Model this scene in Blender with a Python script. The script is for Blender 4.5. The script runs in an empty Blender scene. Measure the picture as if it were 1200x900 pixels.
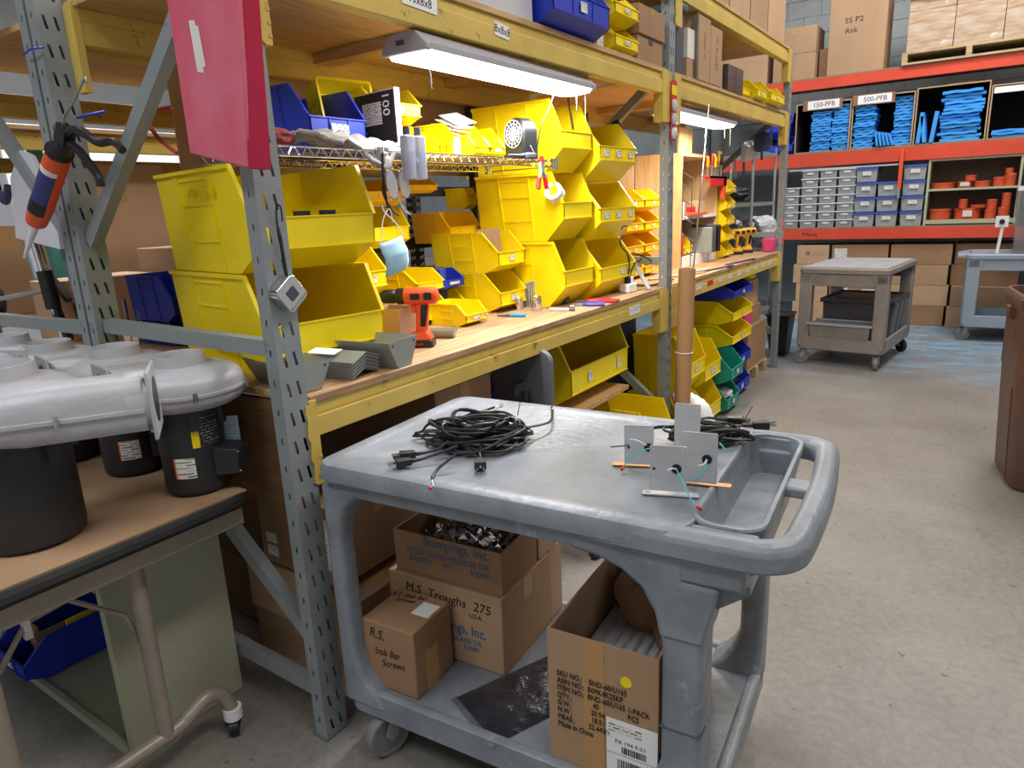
import bpy, bmesh, math, random
from mathutils import Matrix, Vector
random.seed(7)
S = bpy.context.scene
COL = S.collection
R_ = math.radians
# ---------------------------------------------------------------- camera
cd = bpy.data.cameras.new('camera'); cam = bpy.data.objects.new('camera', cd); COL.objects.link(cam)
CAMROT = ((0.828314, -0.1045, 0.550432), (0.558558, 0.230621, -0.79676), (-0.04368, 0.967416, 0.249396))
cam.matrix_world = Matrix.Translation((1.411, -1.09, 1.45)) @ Matrix(CAMROT).to_4x4()
cd.sensor_fit = 'HORIZONTAL'; cd.sensor_width = 36.0; cd.lens = 24.162; cd.clip_start = 0.02; cd.clip_end = 100
S.camera = cam
# ---------------------------------------------------------------- world, lights, exposure
w = bpy.data.worlds.new('world'); S.world = w; w.use_nodes = True
w.node_tree.nodes['Background'].inputs[0].default_value = (0.93, 0.96, 1.0, 1)
w.node_tree.nodes['Background'].inputs[1].default_value = 0.30
S.view_settings.view_transform = 'Standard'; S.view_settings.look = 'None'
S.view_settings.exposure = 0.0; S.view_settings.gamma = 1.0; S.view_settings.use_curve_mapping = False
def area(name, loc, sx, sy, power, col=(1, 1, 1), rot=(0, 0, 0)):
    l = bpy.data.lights.new(name, 'AREA'); l.shape = 'RECTANGLE'; l.size = sx; l.size_y = sy; l.energy = power; l.color = col
    o = bpy.data.objects.new(name, l); COL.objects.link(o); o.location = loc; o.rotation_euler = rot
    return o
area('aisle_ceiling_light', (2.4, 0.2, 4.6), 0.6, 3.0, 100, (1.0, 0.96, 0.91))
area('aisle_ceiling_light', (1.9, 4.6, 4.6), 0.6, 3.0, 112, (1.0, 0.91, 0.80))
area('end_ceiling_light', (0.6, 6.3, 4.7), 3.0, 0.5, 95, (0.97, 0.98, 1.0))
area('left_bay_ceiling_light', (-3.2, 1.5, 4.4), 1.2, 4.0, 260, (0.93, 0.96, 1.0))
area('front_ceiling_light', (-0.2, -2.6, 4.4), 3.0, 1.0, 90, (0.95, 0.97, 1.0))
# ---------------------------------------------------------------- materials
def nodemat(name):
    m = bpy.data.materials.new(name); m.use_nodes = True
    nt = m.node_tree; return m, nt, nt.nodes['Principled BSDF']
def L(nt, a, b): nt.links.new(a, b)
def srgb(c):
    if isinstance(c, str): c = tuple(int(c[i:i+2], 16)/255 for i in (0, 2, 4))
    return tuple((x/12.92 if x <= .04045 else ((x+.055)/1.055)**2.4) for x in c) + (1,)
def M(name, c, rough=.5, metal=0, var=.12, scale=6, stretch=(1, 1, 1), bump=0.0, c2=None, scuff=None, sc_scale=9, sc_amt=.5, spec=.5, trans=0, emit=0, alpha=1):
    m, nt, b = nodemat(name); n = nt.nodes
    tc = n.new('ShaderNodeTexCoord'); mp = n.new('ShaderNodeMapping'); mp.inputs['Scale'].default_value = stretch
    L(nt, tc.outputs['Object'], mp.inputs[0])
    nz = n.new('ShaderNodeTexNoise'); nz.inputs['Scale'].default_value = scale; nz.inputs['Detail'].default_value = 5; nz.inputs['Roughness'].default_value = .6
    L(nt, mp.outputs[0], nz.inputs['Vector'])
    base = srgb(c)
    lo = srgb(c2) if c2 else tuple(x*(1-var) for x in base[:3]) + (1,)
    hi = base if c2 else tuple(min(1, x*(1+var*.6)) for x in base[:3]) + (1,)
    r = n.new('ShaderNodeValToRGB'); r.color_ramp.elements[0].position = .35; r.color_ramp.elements[1].position = .65
    r.color_ramp.elements[0].color = lo; r.color_ramp.elements[1].color = hi
    L(nt, nz.outputs['Fac'], r.inputs[0]); out = r.outputs[0]
    if scuff:
        n2 = n.new('ShaderNodeTexNoise'); n2.inputs['Scale'].default_value = sc_scale; n2.inputs['Detail'].default_value = 8; n2.inputs['Roughness'].default_value = .75
        L(nt, tc.outputs['Object'], n2.inputs['Vector'])
        r2 = n.new('ShaderNodeValToRGB'); r2.color_ramp.elements[0].position = .60; r2.color_ramp.elements[1].position = .66
        r2.color_ramp.elements[1].color = (sc_amt,)*3 + (1,)
        L(nt, n2.outputs['Fac'], r2.inputs[0])
        mx = n.new('ShaderNodeMix'); mx.data_type = 'RGBA'; L(nt, r2.outputs[0], mx.inputs[0]); L(nt, out, mx.inputs[6]); mx.inputs[7].default_value = srgb(scuff); out = mx.outputs[2]
    L(nt, out, b.inputs['Base Color'])
    b.inputs['Roughness'].default_value = rough; b.inputs['Metallic'].default_value = metal; b.inputs['Specular IOR Level'].default_value = spec
    if bump:
        bp = n.new('ShaderNodeBump'); bp.inputs['Strength'].default_value = bump; bp.inputs['Distance'].default_value = .01
        n3 = n.new('ShaderNodeTexNoise'); n3.inputs['Scale'].default_value = scale*8; n3.inputs['Detail'].default_value = 4
        L(nt, mp.outputs[0], n3.inputs['Vector']); L(nt, n3.outputs['Fac'], bp.inputs['Height']); L(nt, bp.outputs[0], b.inputs['Normal'])
    if trans: b.inputs['Transmission Weight'].default_value = trans
    if alpha < 1: b.inputs['Alpha'].default_value = alpha
    if emit: b.inputs['Emission Color'].default_value = base; b.inputs['Emission Strength'].default_value = emit
    return m
def wood(name, c1, c2, axis=1, rough=.6, scale=5):
    m, nt, b = nodemat(name); n = nt.nodes
    tc = n.new('ShaderNodeTexCoord'); mp = n.new('ShaderNodeMapping')
    s = [6.0, 6.0, 6.0]; s[axis] = .55; mp.inputs['Scale'].default_value = s
    L(nt, tc.outputs['Object'], mp.inputs[0])
    nz = n.new('ShaderNodeTexNoise'); nz.inputs['Scale'].default_value = scale*.3; nz.inputs['Detail'].default_value = 3; nz.inputs['Distortion'].default_value = 1.0
    L(nt, mp.outputs[0], nz.inputs['Vector'])
    ml = n.new('ShaderNodeMath'); ml.operation = 'MULTIPLY'; ml.inputs[1].default_value = 9; L(nt, nz.outputs['Fac'], ml.inputs[0])
    fr = n.new('ShaderNodeMath'); fr.operation = 'PINGPONG'; fr.inputs[1].default_value = .5; L(nt, ml.outputs[0], fr.inputs[0])
    n2 = n.new('ShaderNodeTexNoise'); n2.inputs['Scale'].default_value = 2; n2.inputs['Detail'].default_value = 6; L(nt, tc.outputs['Object'], n2.inputs['Vector'])
    ad = n.new('ShaderNodeMath'); ad.operation = 'MULTIPLY_ADD'; ad.inputs[1].default_value = .8; L(nt, fr.outputs[0], ad.inputs[0]); L(nt, n2.outputs['Fac'], ad.inputs[2])
    r = n.new('ShaderNodeValToRGB'); r.color_ramp.elements[0].position = .35; r.color_ramp.elements[1].position = .95
    r.color_ramp.elements[0].color = srgb(c1); r.color_ramp.elements[1].color = srgb(c2)
    L(nt, ad.outputs[0], r.inputs[0]); L(nt, r.outputs[0], b.inputs['Base Color']); b.inputs['Roughness'].default_value = rough
    return m
def card_mat(name, ink='3a3a3a', paper='e8e6e0', sx=40, amt=.5):
    # white card with lines of fine print (too small to read)
    m, nt, b = nodemat(name); n = nt.nodes
    tc = n.new('ShaderNodeTexCoord'); sp = n.new('ShaderNodeSeparateXYZ'); L(nt, tc.outputs['Object'], sp.inputs[0])
    ad = n.new('ShaderNodeMath'); ad.operation = 'ADD'; L(nt, sp.outputs[0], ad.inputs[0]); L(nt, sp.outputs[1], ad.inputs[1])
    cb = n.new('ShaderNodeCombineXYZ'); L(nt, ad.outputs[0], cb.inputs[0]); L(nt, sp.outputs[2], cb.inputs[1])
    br = n.new('ShaderNodeTexBrick'); br.inputs['Scale'].default_value = 1; br.inputs['Brick Width'].default_value = .8/sx; br.inputs['Row Height'].default_value = .32/sx; br.inputs['Mortar Size'].default_value = .10/sx; br.inputs['Mortar Smooth'].default_value = .1; br.inputs['Bias'].default_value = -.1
    L(nt, cb.outputs[0], br.inputs['Vector']); br.inputs['Color1'].default_value = srgb(ink); br.inputs['Color2'].default_value = srgb(paper); br.inputs['Mortar'].default_value = srgb(paper)
    L(nt, br.outputs['Color'], b.inputs['Base Color']); b.inputs['Roughness'].default_value = .6
    return m
K = {}
ORD = 'first second third fourth fifth sixth seventh eighth ninth tenth eleventh twelfth thirteenth fourteenth fifteenth sixteenth'.split()
K['yellow'] = M('yellow_polypropylene', 'f7dc08', .38, var=.06, scale=5)
K['amber'] = M('amber_polypropylene', 'f7c60c', .38, var=.06, scale=5)
K['blue'] = M('blue_polypropylene', '2238b8', .38, var=.08)
K['green'] = M('teal_polypropylene', '1f9482', .4, var=.08)
K['card'] = card_mat('printed_card', amt=.56)
K['carton'] = M('corrugated_cardboard', 'ae8d6d', .85, var=.10, scale=3, stretch=(1, 1, .4))
K['carton2'] = M('dark_corrugated_cardboard', '9d7a5b', .85, var=.12, scale=3)
K['carton3'] = M('pale_corrugated_cardboard', 'bd9b7a', .85, var=.08, scale=3)
K['tape'] = M('clear_tan_tape', 'b98f5c', .25, var=.05)
K['wtape'] = M('white_tape', 'e6e2da', .4, var=.04)
K['galv'] = M('grey_rack_paint', '8f9698', .42, metal=.1, var=.10, scale=7, scuff='5b5a55', sc_scale=14, sc_amt=.55)
K['galvdk'] = M('dark_grey_rack_paint', '6b7170', .5, metal=.2, var=.15, scuff='463f38')
K['rackyellow'] = M('yellow_rack_paint', 'd2b559', .5, var=.12, scale=4, scuff='5a4a28', sc_scale=11, sc_amt=.8)
K['rackorange'] = M('red_orange_rack_paint', 'd84a30', .5, var=.12, scale=3, scuff='8a3a2a', sc_scale=6, sc_amt=.6)
K['ply'] = wood('plywood_bench', '8f6c4c', 'c69f76', 1)
K['plyunder'] = wood('plywood_underside', 'b08c5c', 'd0ab78', 1)
K['lumber'] = wood('pine_lumber', 'a98558', 'caa676', 0)
K['pallet'] = wood('pallet_wood', '9c8560', 'c4ad85', 0)
K['brownboard'] = M('brown_hardboard', 'ab8a68', .8, var=.06, scale=2)
K['cartgrey'] = M('grey_structural_foam', '858c94', .40, var=.24, scale=6, scuff='aab0b6', sc_scale=7, sc_amt=.55, bump=.22)
K['cartbrown'] = M('worn_greybrown_foam', '857f7b', .5, var=.16, scale=5, scuff='63605f', bump=.1)
K['cartlight'] = M('light_grey_foam', '93a0ae', .45, var=.08, scale=4, scuff='6f767c', sc_amt=.3)
K['black'] = M('black_plastic', '17181a', .4, var=.2)
K['blackmatte'] = M('black_painted_metal', '26272a', .5, var=.15, scale=8, bump=.1)
K['rubber'] = M('black_rubber', '1c1c1d', .7)
K['wheelgrey'] = M('grey_wheel_rubber', '7c7e7c', .6)
K['darkgrey'] = M('dark_grey_plastic', '4c4f55', .5, var=.1)
K['alu'] = M('cast_aluminium_paint', 'b9b9be', .46, metal=.12, var=.08, scale=8, bump=.15)
K['steel'] = M('brushed_steel', 'c9cacc', .38, metal=.55, var=.08, scale=3, stretch=(1, 1, 14))
K['chrome'] = M('chrome', 'd6d6d8', .12, metal=1, var=.03)
K['zinc'] = M('zinc_sheet', 'a6aba8', .4, metal=.55, var=.08, scale=5)
K['troughmetal'] = M('pale_aluminium', 'f0f2f5', .35, metal=.3, var=.04)
K['white'] = M('white_plastic', 'e9e9ea', .45, var=.03)
K['paper'] = M('white_paper', 'eeeeee', .8, var=.03)
K['red'] = M('red_plastic', 'cf2028', .4)
K['orange'] = M('orange_plastic', 'e8572a', .4, var=.08)
K['orangelt'] = M('terracotta_orange_plastic', 'c8502c', .45)
K['bluedark'] = M('navy_plastic', '34426a', .5)
K['khaki'] = M('pale_green_metal', 'b0b399', .5, metal=.1, var=.06, scale=3)
K['beige'] = M('beige_painted_metal', '9a9184', .45, metal=.2, var=.1, scuff='6e655a')
K['skyblue'] = M('light_blue_cloth', 'a9d3e6', .8)
K['pink'] = M('pink_plastic', 'd6457e', .5)
K['foam'] = M('bright_blue_foam', '3d9ff2', .75, var=.12, scale=12, stretch=(1, 1, 6))
K['print'] = M('black_print', '1e1c1c', .7)
K['bprint'] = M('blue_print', '2f6a8c', .7)
K['greyprint'] = M('faded_red_print', 'a84a3c', .7)
K['drillyellow'] = M('golden_plastic', 'dca51c', .45)
# ---------------------------------------------------------------- mesh building
class MB:
    def __init__(s): s.v = []; s.f = []
    def add(s, vs, fs, xf=None):
        b = len(s.v)
        for p in vs:
            p = Vector(p)
            if xf is not None: p = xf @ p
            s.v.append(tuple(p))
        s.f += [tuple(i+b for i in f) for f in fs]; return s
    def hexa(s, p, xf=None):  # 4 bottom ccw, 4 top ccw
        return s.add(p, [(0, 3, 2, 1), (4, 5, 6, 7), (0, 1, 5, 4), (1, 2, 6, 5), (2, 3, 7, 6), (3, 0, 4, 7)], xf)
    def box(s, x0, x1, y0, y1, z0, z1, xf=None):
        return s.hexa([(x0, y0, z0), (x1, y0, z0), (x1, y1, z0), (x0, y1, z0), (x0, y0, z1), (x1, y0, z1), (x1, y1, z1), (x0, y1, z1)], xf)
    def cbox(s, c, d, rz=0, rx=0, ry=0):
        xf = Matrix.Translation(c) @ Matrix.Rotation(rz, 4, 'Z') @ Matrix.Rotation(ry, 4, 'Y') @ Matrix.Rotation(rx, 4, 'X')
        return s.box(-d[0]/2, d[0]/2, -d[1]/2, d[1]/2, -d[2]/2, d[2]/2, xf)
    def bar(s, a, b, w, t, up=(0, 0, 1)):  # rectangular bar from a to b: w across, t along up
        a, b = Vector(a), Vector(b); d = (b-a).normalized(); u = Vector(up)
        sd = d.cross(u).normalized(); u = sd.cross(d).normalized(); sd *= w/2; u *= t/2
        return s.hexa([a-sd-u, a+sd-u, b+sd-u, b-sd-u, a-sd+u, a+sd+u, b+sd+u, b-sd+u])
    def prism(s, pts, axis, a, b, xf=None):
        n = len(pts)
        def q(p, c): return {'x': (c, p[0], p[1]), 'y': (p[0], c, p[1]), 'z': (p[0], p[1], c)}[axis]
        vs = [q(p, a) for p in pts] + [q(p, b) for p in pts]
        fs = [tuple(range(n)), tuple(range(2*n-1, n-1, -1))] + [(i, i+n, (i+1) % n+n, (i+1) % n) for i in range(n)]
        return s.add(vs, fs, xf)
    def tube(s, pts, r, n=8, closed=False, cap=True):
        pts = [Vector(p) for p in pts]; N = len(pts); rs = r if isinstance(r, (list, tuple)) else [r]*N
        ref = None; b = len(s.v)
        for i, p in enumerate(pts):
            if closed: t = pts[(i+1) % N]-pts[i-1]
            else: t = pts[min(i+1, N-1)]-pts[max(i-1, 0)]
            t = t.normalized() if t.length > 1e-9 else Vector((0, 0, 1))
            if ref is None: ref = t.orthogonal().normalized()
            ref = (ref - t*ref.dot(t)); ref = ref.normalized() if ref.length > 1e-6 else t.orthogonal().normalized()
            q = t.cross(ref)
            for k in range(n):
                a = 2*math.pi*k/n; s.v.append(tuple(p + (ref*math.cos(a)+q*math.sin(a))*rs[i]))
        for i in range(N if closed else N-1):
            j = (i+1) % N
            for k in range(n):
                s.f.append((b+i*n+k, b+i*n+(k+1) % n, b+j*n+(k+1) % n, b+j*n+k))
        if cap and not closed:
            s.f.append(tuple(b+k for k in range(n))[::-1]); s.f.append(tuple(b+(N-1)*n+k for k in range(n)))
        return s
    def cyl(s, a, b, r, r2=None, n=20): return s.tube([a, b], [r, r if r2 is None else r2], n)
    def lathe(s, prof, c=(0, 0, 0), n=28, xf=None):  # profile (r, z) closed to the axis at the ends if r == 0
        b = len(s.v); xf = xf or Matrix.Identity(4); T = Matrix.Translation(c) @ xf
        for r, z in prof:
            for k in range(n):
                a = 2*math.pi*k/n; s.v.append(tuple(T @ Vector((r*math.cos(a), r*math.sin(a), z))))
        for i in range(len(prof)-1):
            for k in range(n):
                s.f.append((b+i*n+k, b+i*n+(k+1) % n, b+(i+1)*n+(k+1) % n, b+(i+1)*n+k))
        s.f.append(tuple(b+k for k in range(n))[::-1]); s.f.append(tuple(b+(len(prof)-1)*n+k for k in range(n)))
        return s
    def rrect(s, x0, x1, y0, y1, z0, z1, r=.05, n=5, tb=0):
        pts = rrpts(x0, x1, y0, y1, r, n); return s.prism(pts, 'z', z0, z1)
    def mesh(s, name, ang=40):
        me = bpy.data.meshes.new(name); me.from_pydata(s.v, [], s.f)
        bm = bmesh.new(); bm.from_mesh(me); bmesh.ops.recalc_face_normals(bm, faces=bm.faces); bm.to_mesh(me); bm.free()
        me.shade_smooth() if hasattr(me, 'shade_smooth') else None
        me.set_sharp_from_angle(angle=R_(ang)); me.update(); return me
def rrpts(x0, x1, y0, y1, r, n=5):
    o = []
    for cx, cy, a0 in ((x1-r, y0+r, -90), (x1-r, y1-r, 0), (x0+r, y1-r, 90), (x0+r, y0+r, 180)):
        for k in range(n+1):
            a = R_(a0+90*k/n); o.append((cx+r*math.cos(a), cy+r*math.sin(a)))
    return o
LAST = [None]
def put(name, mesh, mat=None, parent=None, loc=(0, 0, 0), rot=(0, 0, 0), bev=0, sub=0):
    if isinstance(mesh, MB): mesh = mesh.mesh(name)
    if mat is not None and not mesh.materials: mesh.materials.append(K[mat] if isinstance(mat, str) else mat)
    o = bpy.data.objects.new(name, mesh); COL.objects.link(o); o.location = loc; o.rotation_euler = rot; LAST[0] = o
    if parent: o.parent = parent
    if bev:
        b = o.modifiers.new('bevel', 'BEVEL'); b.width = bev; b.segments = 2; b.limit_method = 'ANGLE'; b.angle_limit = R_(35)
    if sub: q = o.modifiers.new('sub', 'SUBSURF'); q.levels = sub; q.render_levels = sub
    return o
def tag(o, label, cat=None, group=None, kind=None):
    if label: o['label'] = label
    if cat: o['category'] = cat
    if group: o['group'] = group
    if kind: o['kind'] = kind
    return o
def thing(name, label, cat, loc=(0, 0, 0), rz=0, group=None, rot=None):
    o = bpy.data.objects.new(name, None); COL.objects.link(o); o.empty_display_size = .05
    o.location = loc; o.rotation_euler = rot or (0, 0, rz); return tag(o, label, cat, group)
def struct(name, mesh, mat, loc=(0, 0, 0), **k):
    return tag(put(name, mesh, mat, None, loc, **k), None, kind='structure')
def B(x0, x1, y0, y1, z0, z1): return MB().box(x0, x1, y0, y1, z0, z1)
def text(name, s, size, mat, parent, loc, rot=(0, 0, 0), ext=.0004, sx=1, align='CENTER', shear=0):
    c = bpy.data.curves.new('t', 'FONT'); c.body = s; c.size = size; c.extrude = ext; c.align_x = align; c.align_y = 'CENTER'; c.resolution_u = 2; c.space_line = .95; c.shear = shear
    t = bpy.data.objects.new('t', c); me = bpy.data.meshes.new_from_object(t); bpy.data.objects.remove(t); bpy.data.curves.remove(c)
    me.name = name; me.materials.clear(); me.materials.append(K[mat] if isinstance(mat, str) else mat)
    o = bpy.data.objects.new(name, me); COL.objects.link(o); o.parent = parent; o.location = loc; o.rotation_euler = rot; o.scale = (sx, 1, 1); return o
FX = (R_(90), 0, R_(90))    # text readable on a face looking to +X
FY = (R_(90), 0, 0)         # text readable on a face looking to -Y
# ================================================================ the setting
def floor_mat():
    m, nt, b = nodemat('concrete_floor'); n = nt.nodes
    tc = n.new('ShaderNodeTexCoord')
    def noise(sc, det=6, ro=.6, st=(1, 1, 1)):
        mp = n.new('ShaderNodeMapping'); mp.inputs['Scale'].default_value = st; L(nt, tc.outputs['Object'], mp.inputs[0])
        q = n.new('ShaderNodeTexNoise'); q.inputs['Scale'].default_value = sc; q.inputs['Detail'].default_value = det; q.inputs['Roughness'].default_value = ro; L(nt, mp.outputs[0], q.inputs['Vector']); return q.outputs['Fac']
    def ramp(f, p0, p1, c0, c1):
        r = n.new('ShaderNodeValToRGB'); r.color_ramp.elements[0].position = p0; r.color_ramp.elements[1].position = p1
        r.color_ramp.elements[0].color = c0; r.color_ramp.elements[1].color = c1; L(nt, f, r.inputs[0]); return r.outputs[0]
    def mix(f, a, bb):
        q = n.new('ShaderNodeMix'); q.data_type = 'RGBA'
        L(nt, f, q.inputs[0]); L(nt, a, q.inputs[6]); L(nt, bb, q.inputs[7]); return q.outputs[2]
    base = ramp(noise(1.3, 7, .65), .3, .7, srgb('66615a'), srgb('8d8983'))
    fine = ramp(noise(38, 5, .7), .3, .72, srgb('5f5b55'), srgb('a5a19a'))
    q = n.new('ShaderNodeMix'); q.data_type = 'RGBA'; q.inputs[0].default_value = .28; L(nt, base, q.inputs[6]); L(nt, fine, q.inputs[7]); c = q.outputs[2]
    st = ramp(noise(2.1, 8, .75), .58, .70, (0, 0, 0, 1), (.5, .5, .5, 1))
    rgb = n.new('ShaderNodeRGB'); rgb.outputs[0].default_value = srgb('5d564d'); c = mix(st, c, rgb.outputs[0])
    sp = ramp(noise(26, 2, .5), .70, .73, (0, 0, 0, 1), (.7, .7, .7, 1)); rgb = n.new('ShaderNodeRGB'); rgb.outputs[0].default_value = srgb('4a443e'); c = mix(sp, c, rgb.outputs[0])
    # worn blue floor paint at the far end (a real boundary, y > 4.6 m)
    sx = n.new('ShaderNodeSeparateXYZ'); L(nt, tc.outputs['Object'], sx.inputs[0])
    mr = n.new('ShaderNodeMapRange'); mr.inputs[1].default_value = 4.7; mr.inputs[2].default_value = 6.0; L(nt, sx.outputs[1], mr.inputs[0])
    wn = ramp(noise(2.2, 9, .75, (1, 2.2, 1)), .38, .62, (0, 0, 0, 1), (1, 1, 1, 1))
    ml = n.new('ShaderNodeMath'); ml.operation = 'MULTIPLY'; L(nt, mr.outputs[0], ml.inputs[0]); L(nt, wn, ml.inputs[1])
    bl = ramp(noise(7, 6, .7), .35, .65, srgb('5f8fb5'), srgb('93b4cb')); c = mix(ml.outputs[0], c, bl)
    L(nt, c, b.inputs['Base Color']); b.inputs['Roughness'].default_value = .48
    bp = n.new('ShaderNodeBump'); bp.inputs['Strength'].default_value = .06; L(nt, noise(45), bp.inputs['Height']); L(nt, bp.outputs[0], b.inputs['Normal'])
    return m
struct('floor', B(-9, 5.5, -5, 9.2, -.1, 0), floor_mat())
K['cmu'] = M('painted_concrete_block', 'c3cacb', .85, var=.08, scale=14, bump=.3)
K['wallwhite'] = M('off_white_wall', 'd3d6da', .8, var=.04, scale=2)
K['ceil'] = M('white_metal_ceiling', 'c8c9ca', .7, var=.04)
wb = struct('wall_back', B(-9, 5.5, 9.0, 9.2, 0, 5.2), M('mortar', 'adb4b5', .9))
bk = MB().box(-.1975, .1975, -.02, 0, -.0975, .0975).mesh('block')
for r in range(9):
    for c in range(13):
        put('block', bk, 'cmu', wb, (-2.4+c*.4+(r % 2)*.2, 9.0-.002*((r*7+c*3) % 3), 2.5+r*.2))
struct('wall_left', B(-9.2, -9, -5, 9.2, 0, 5.2), 'wallwhite')
struct('wall_right', B(5.5, 5.7, -5, 9.2, 0, 5.2), 'wallwhite')
struct('wall_front', B(-9, 5.5, -5.2, -5, 0, 5.2), 'wallwhite')
struct('ceiling', B(-9, 5.5, -5, 9.2, 5.2, 5.3), 'ceil')
# ================================================================ yellow and grey pallet racking
def slotplate(mb, u0, u1, z0, z1, cols, pitch, sw, sh, tilt, fn, off=0.0):
    # a sheet with a regular grid of real slots; fn(u, z) -> point
    us = [u0]
    for c in cols: us += [c-sw/2, c+sw/2]
    us.append(u1)
    nr = int((z1-z0-off)/pitch); zs = [z0]
    for i in range(nr):
        zc = z0+off+pitch*(i+.5); zs += [zc-sh/2, zc+sh/2]
    zs.append(z1); b = len(mb.v); nc = len(us)
    for j, z in enumerate(zs):
        for i, u in enumerate(us):
            d = 0
            if 0 < i < nc-1 and 0 < j < len(zs)-1:
                t = tilt * (1 if j % 2 == 0 else -1); d = t if ((i-1)//2) == 0 else t
            mb.v.append(tuple(fn(u+d, z)))
    for j in range(len(zs)-1):
        for i in range(nc-1):
            if j % 2 == 1 and i % 2 == 1: continue
            mb.f.append((b+j*nc+i, b+j*nc+i+1, b+(j+1)*nc+i+1, b+(j+1)*nc+i))
def post_mesh(h, x0, x1, y0, y1):
    mb = MB(); w = y1-y0
    slotplate(mb, y0, y1, 0, h, [y0+w*.30, y0+w*.70], .0762, .008, .036, -.003, lambda u, z: (x1, u, z))
    slotplate(mb, x0, x1, 0, h, [x0+(x1-x0)*.5], .0762, .006, .016, 0, lambda u, z: (u, y0, z), .02)
    slotplate(mb, x0, x1, 0, h, [x0+(x1-x0)*.5], .0762, .006, .016, 0, lambda u, z: (u, y1, z), .02)
    for a, b in ((y0, y0+.018), (y1-.018, y1)): mb.add([(x0, a, 0), (x0, b, 0), (x0, b, h), (x0, a, h)], [(0, 1, 2, 3)])
    return mb.mesh('post')
PM = {}
def frame(label, y, h, xf=0.0, xr=-.93):
    parent = thing('upright_frame', label, 'rack frame')
    if h not in PM: PM[h] = post_mesh(h, -.046, 0, -.055, .022)
    put('post', PM[h], 'galv', parent, (xf, y, 0)); put('post', PM[h], 'galv', parent, (xr+.046, y, 0))
    fp = MB().box(-.056, .008, -.062, .03, 0, .006); fm = fp.mesh('foot_plate')
    put('foot_plate', fm, 'galvdk', parent, (xf, y, 0)); put('foot_plate', fm, 'galvdk', parent, (xr+.046, y, 0))
    yc = y-.018; a, b = xr+.05, xf-.05
    segs = [((a, .15), (b, .13)), ((a, .98), (b, .30)), ((a, 1.14), (b, 1.13)), ((a, 1.40), (b, 2.09))]
    if h > 2.7: segs.append(((a, 2.75), (b, 2.2)))
    for (xa, za), (xb, zb) in segs:
        put('brace', MB().bar((xa, yc, za), (xb, yc, zb), .034, .042), 'galvdk' if h < 2.7 and za > 1.3 else 'galv', parent)
def beam(label, x, y0, y1, z0, z1, side=1, mat='rackyellow', plate=.085, drop=.13, hooks=True):
    parent = thing('shelf_beam', label, 'beam'); t = .045; a, b = (x-t, x) if side > 0 else (x, x+t)
    mb = MB().box(a, b, y0+.002, y1-.002, z0, z1-.035).box(a if side > 0 else a+.012, b-.012 if side > 0 else b, y0+.002, y1-.002, z1-.0352, z1)
    put('beam', mb, mat, parent, bev=.003)
    for ya, yb, s in ((y0, y0+(.022 if y0 < 1 else plate), -1), (y1-plate, y1, 1)):
        ml = MB().box(a-.001, b+.003, ya if s < 0 else yb-plate, yb, z0-drop, z1+.01)
        xo = b+.0045 if side > 0 else a-.0045
        for k in range(3): ml.cbox((xo-.001, (ya if s < 0 else yb)-s*.018, z0-drop+.02+k*.028), (.003, .008, .008))
        if hooks:   # teeth that hook into the upright's slots
            yy = ya-.012 if s < 0 else yb+.012
            yb_ = ya if s < 0 else yb
            jag = [(yb_, z0-drop), (yb_+s*.014, z0-drop+.01), (yb_+s*.008, z0-drop+.06), (yb_+s*.016, z0-drop+.075), (yb_+s*.010, z0-drop+.12), (yb_+s*.018, z0-drop+.135), (yb_+s*.012, z0-drop+.18), (yb_+s*.017, z0-drop+.20), (yb_+s*.012, z1), (yb_, z1)]
            ml.prism(jag, 'x', b+.001, b+.006)
        put('beam_connector', ml, mat, parent)
    return parent
YA, YB, YC = 0.0, 2.52, 5.03
frame('grey slotted upright frame nearest the viewer, with a tape measure hanging on its post', YA, 3.1)
frame('grey slotted upright frame in the middle of the rack, beside the tall cardboard tube', YB, 3.1)
frame('grey upright frame at the far end of the yellow rack, beside the wastebasket', YC, 2.56)
BEAMS = {}
for a, b, bay in ((YA+.022, YB-.055, 'nearest'), (YB+.022, YC-.055, 'second')):
    for z0, z1, lv in ((.885, .975, 'bench'), (1.963, 2.063, 'middle shelf'), (2.43, 2.53, 'highest shelf')):
        if lv[0] == 'h' and a < 1: z0 += .1; z1 += .1
        BEAMS[bay[0]+lv[0]] = beam('yellow front beam of the %s in the %s bay' % (lv, bay), 0, a, b, z0, z1)
        beam('yellow rear beam of the %s in the %s bay' % (lv, bay), -.885, a, b, z0, z1, -1, hooks=False)
def deck(label, y0, y1, z, t=.02, mat='ply', x0=-.93, x1=-.003):
    return tag(put('plywood_deck', B(x0, x1, 0, y1-y0, 0, t), mat, None, (0, y0, z), bev=.002), label, 'board')
deck('long plywood bench top carrying the orange drill and the big yellow bins', YA+.03, YB-.06, .975)
deck('plywood bench top of the second bay with the yellow drills on it', YB+.03, YC-.06, .975)
deck('plywood shelf above the nearest bench, with the shop light hanging under it', YA+.03, YB-.06, 2.063, mat='plyunder')
deck('plywood shelf above the second bench bay, carrying the tall taped cartons', YB+.03, YC-.06, 2.063, mat='plyunder')
deck('highest plywood shelf over the second bay, under the big cartons at the top', YB+.03, YC-.06, 2.53, mat='plyunder')
for i, (y, lb) in enumerate(((.95, 'pine cross bearer under the nearest upper shelf, left of the shop light'), (1.75, 'pine cross bearer under the nearest upper shelf, behind the shop light'), (3.35, 'pine cross bearer under the second bay upper shelf near its shop light'), (4.2, 'pine cross bearer under the second bay upper shelf, far end'))):
    tag(put('cross_bearer', B(-.88, -.05, -.045, .045, 0, .04), 'lumber', None, (0, y, 2.022)), lb, 'board', 'cross bearers under the upper shelf')
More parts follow.
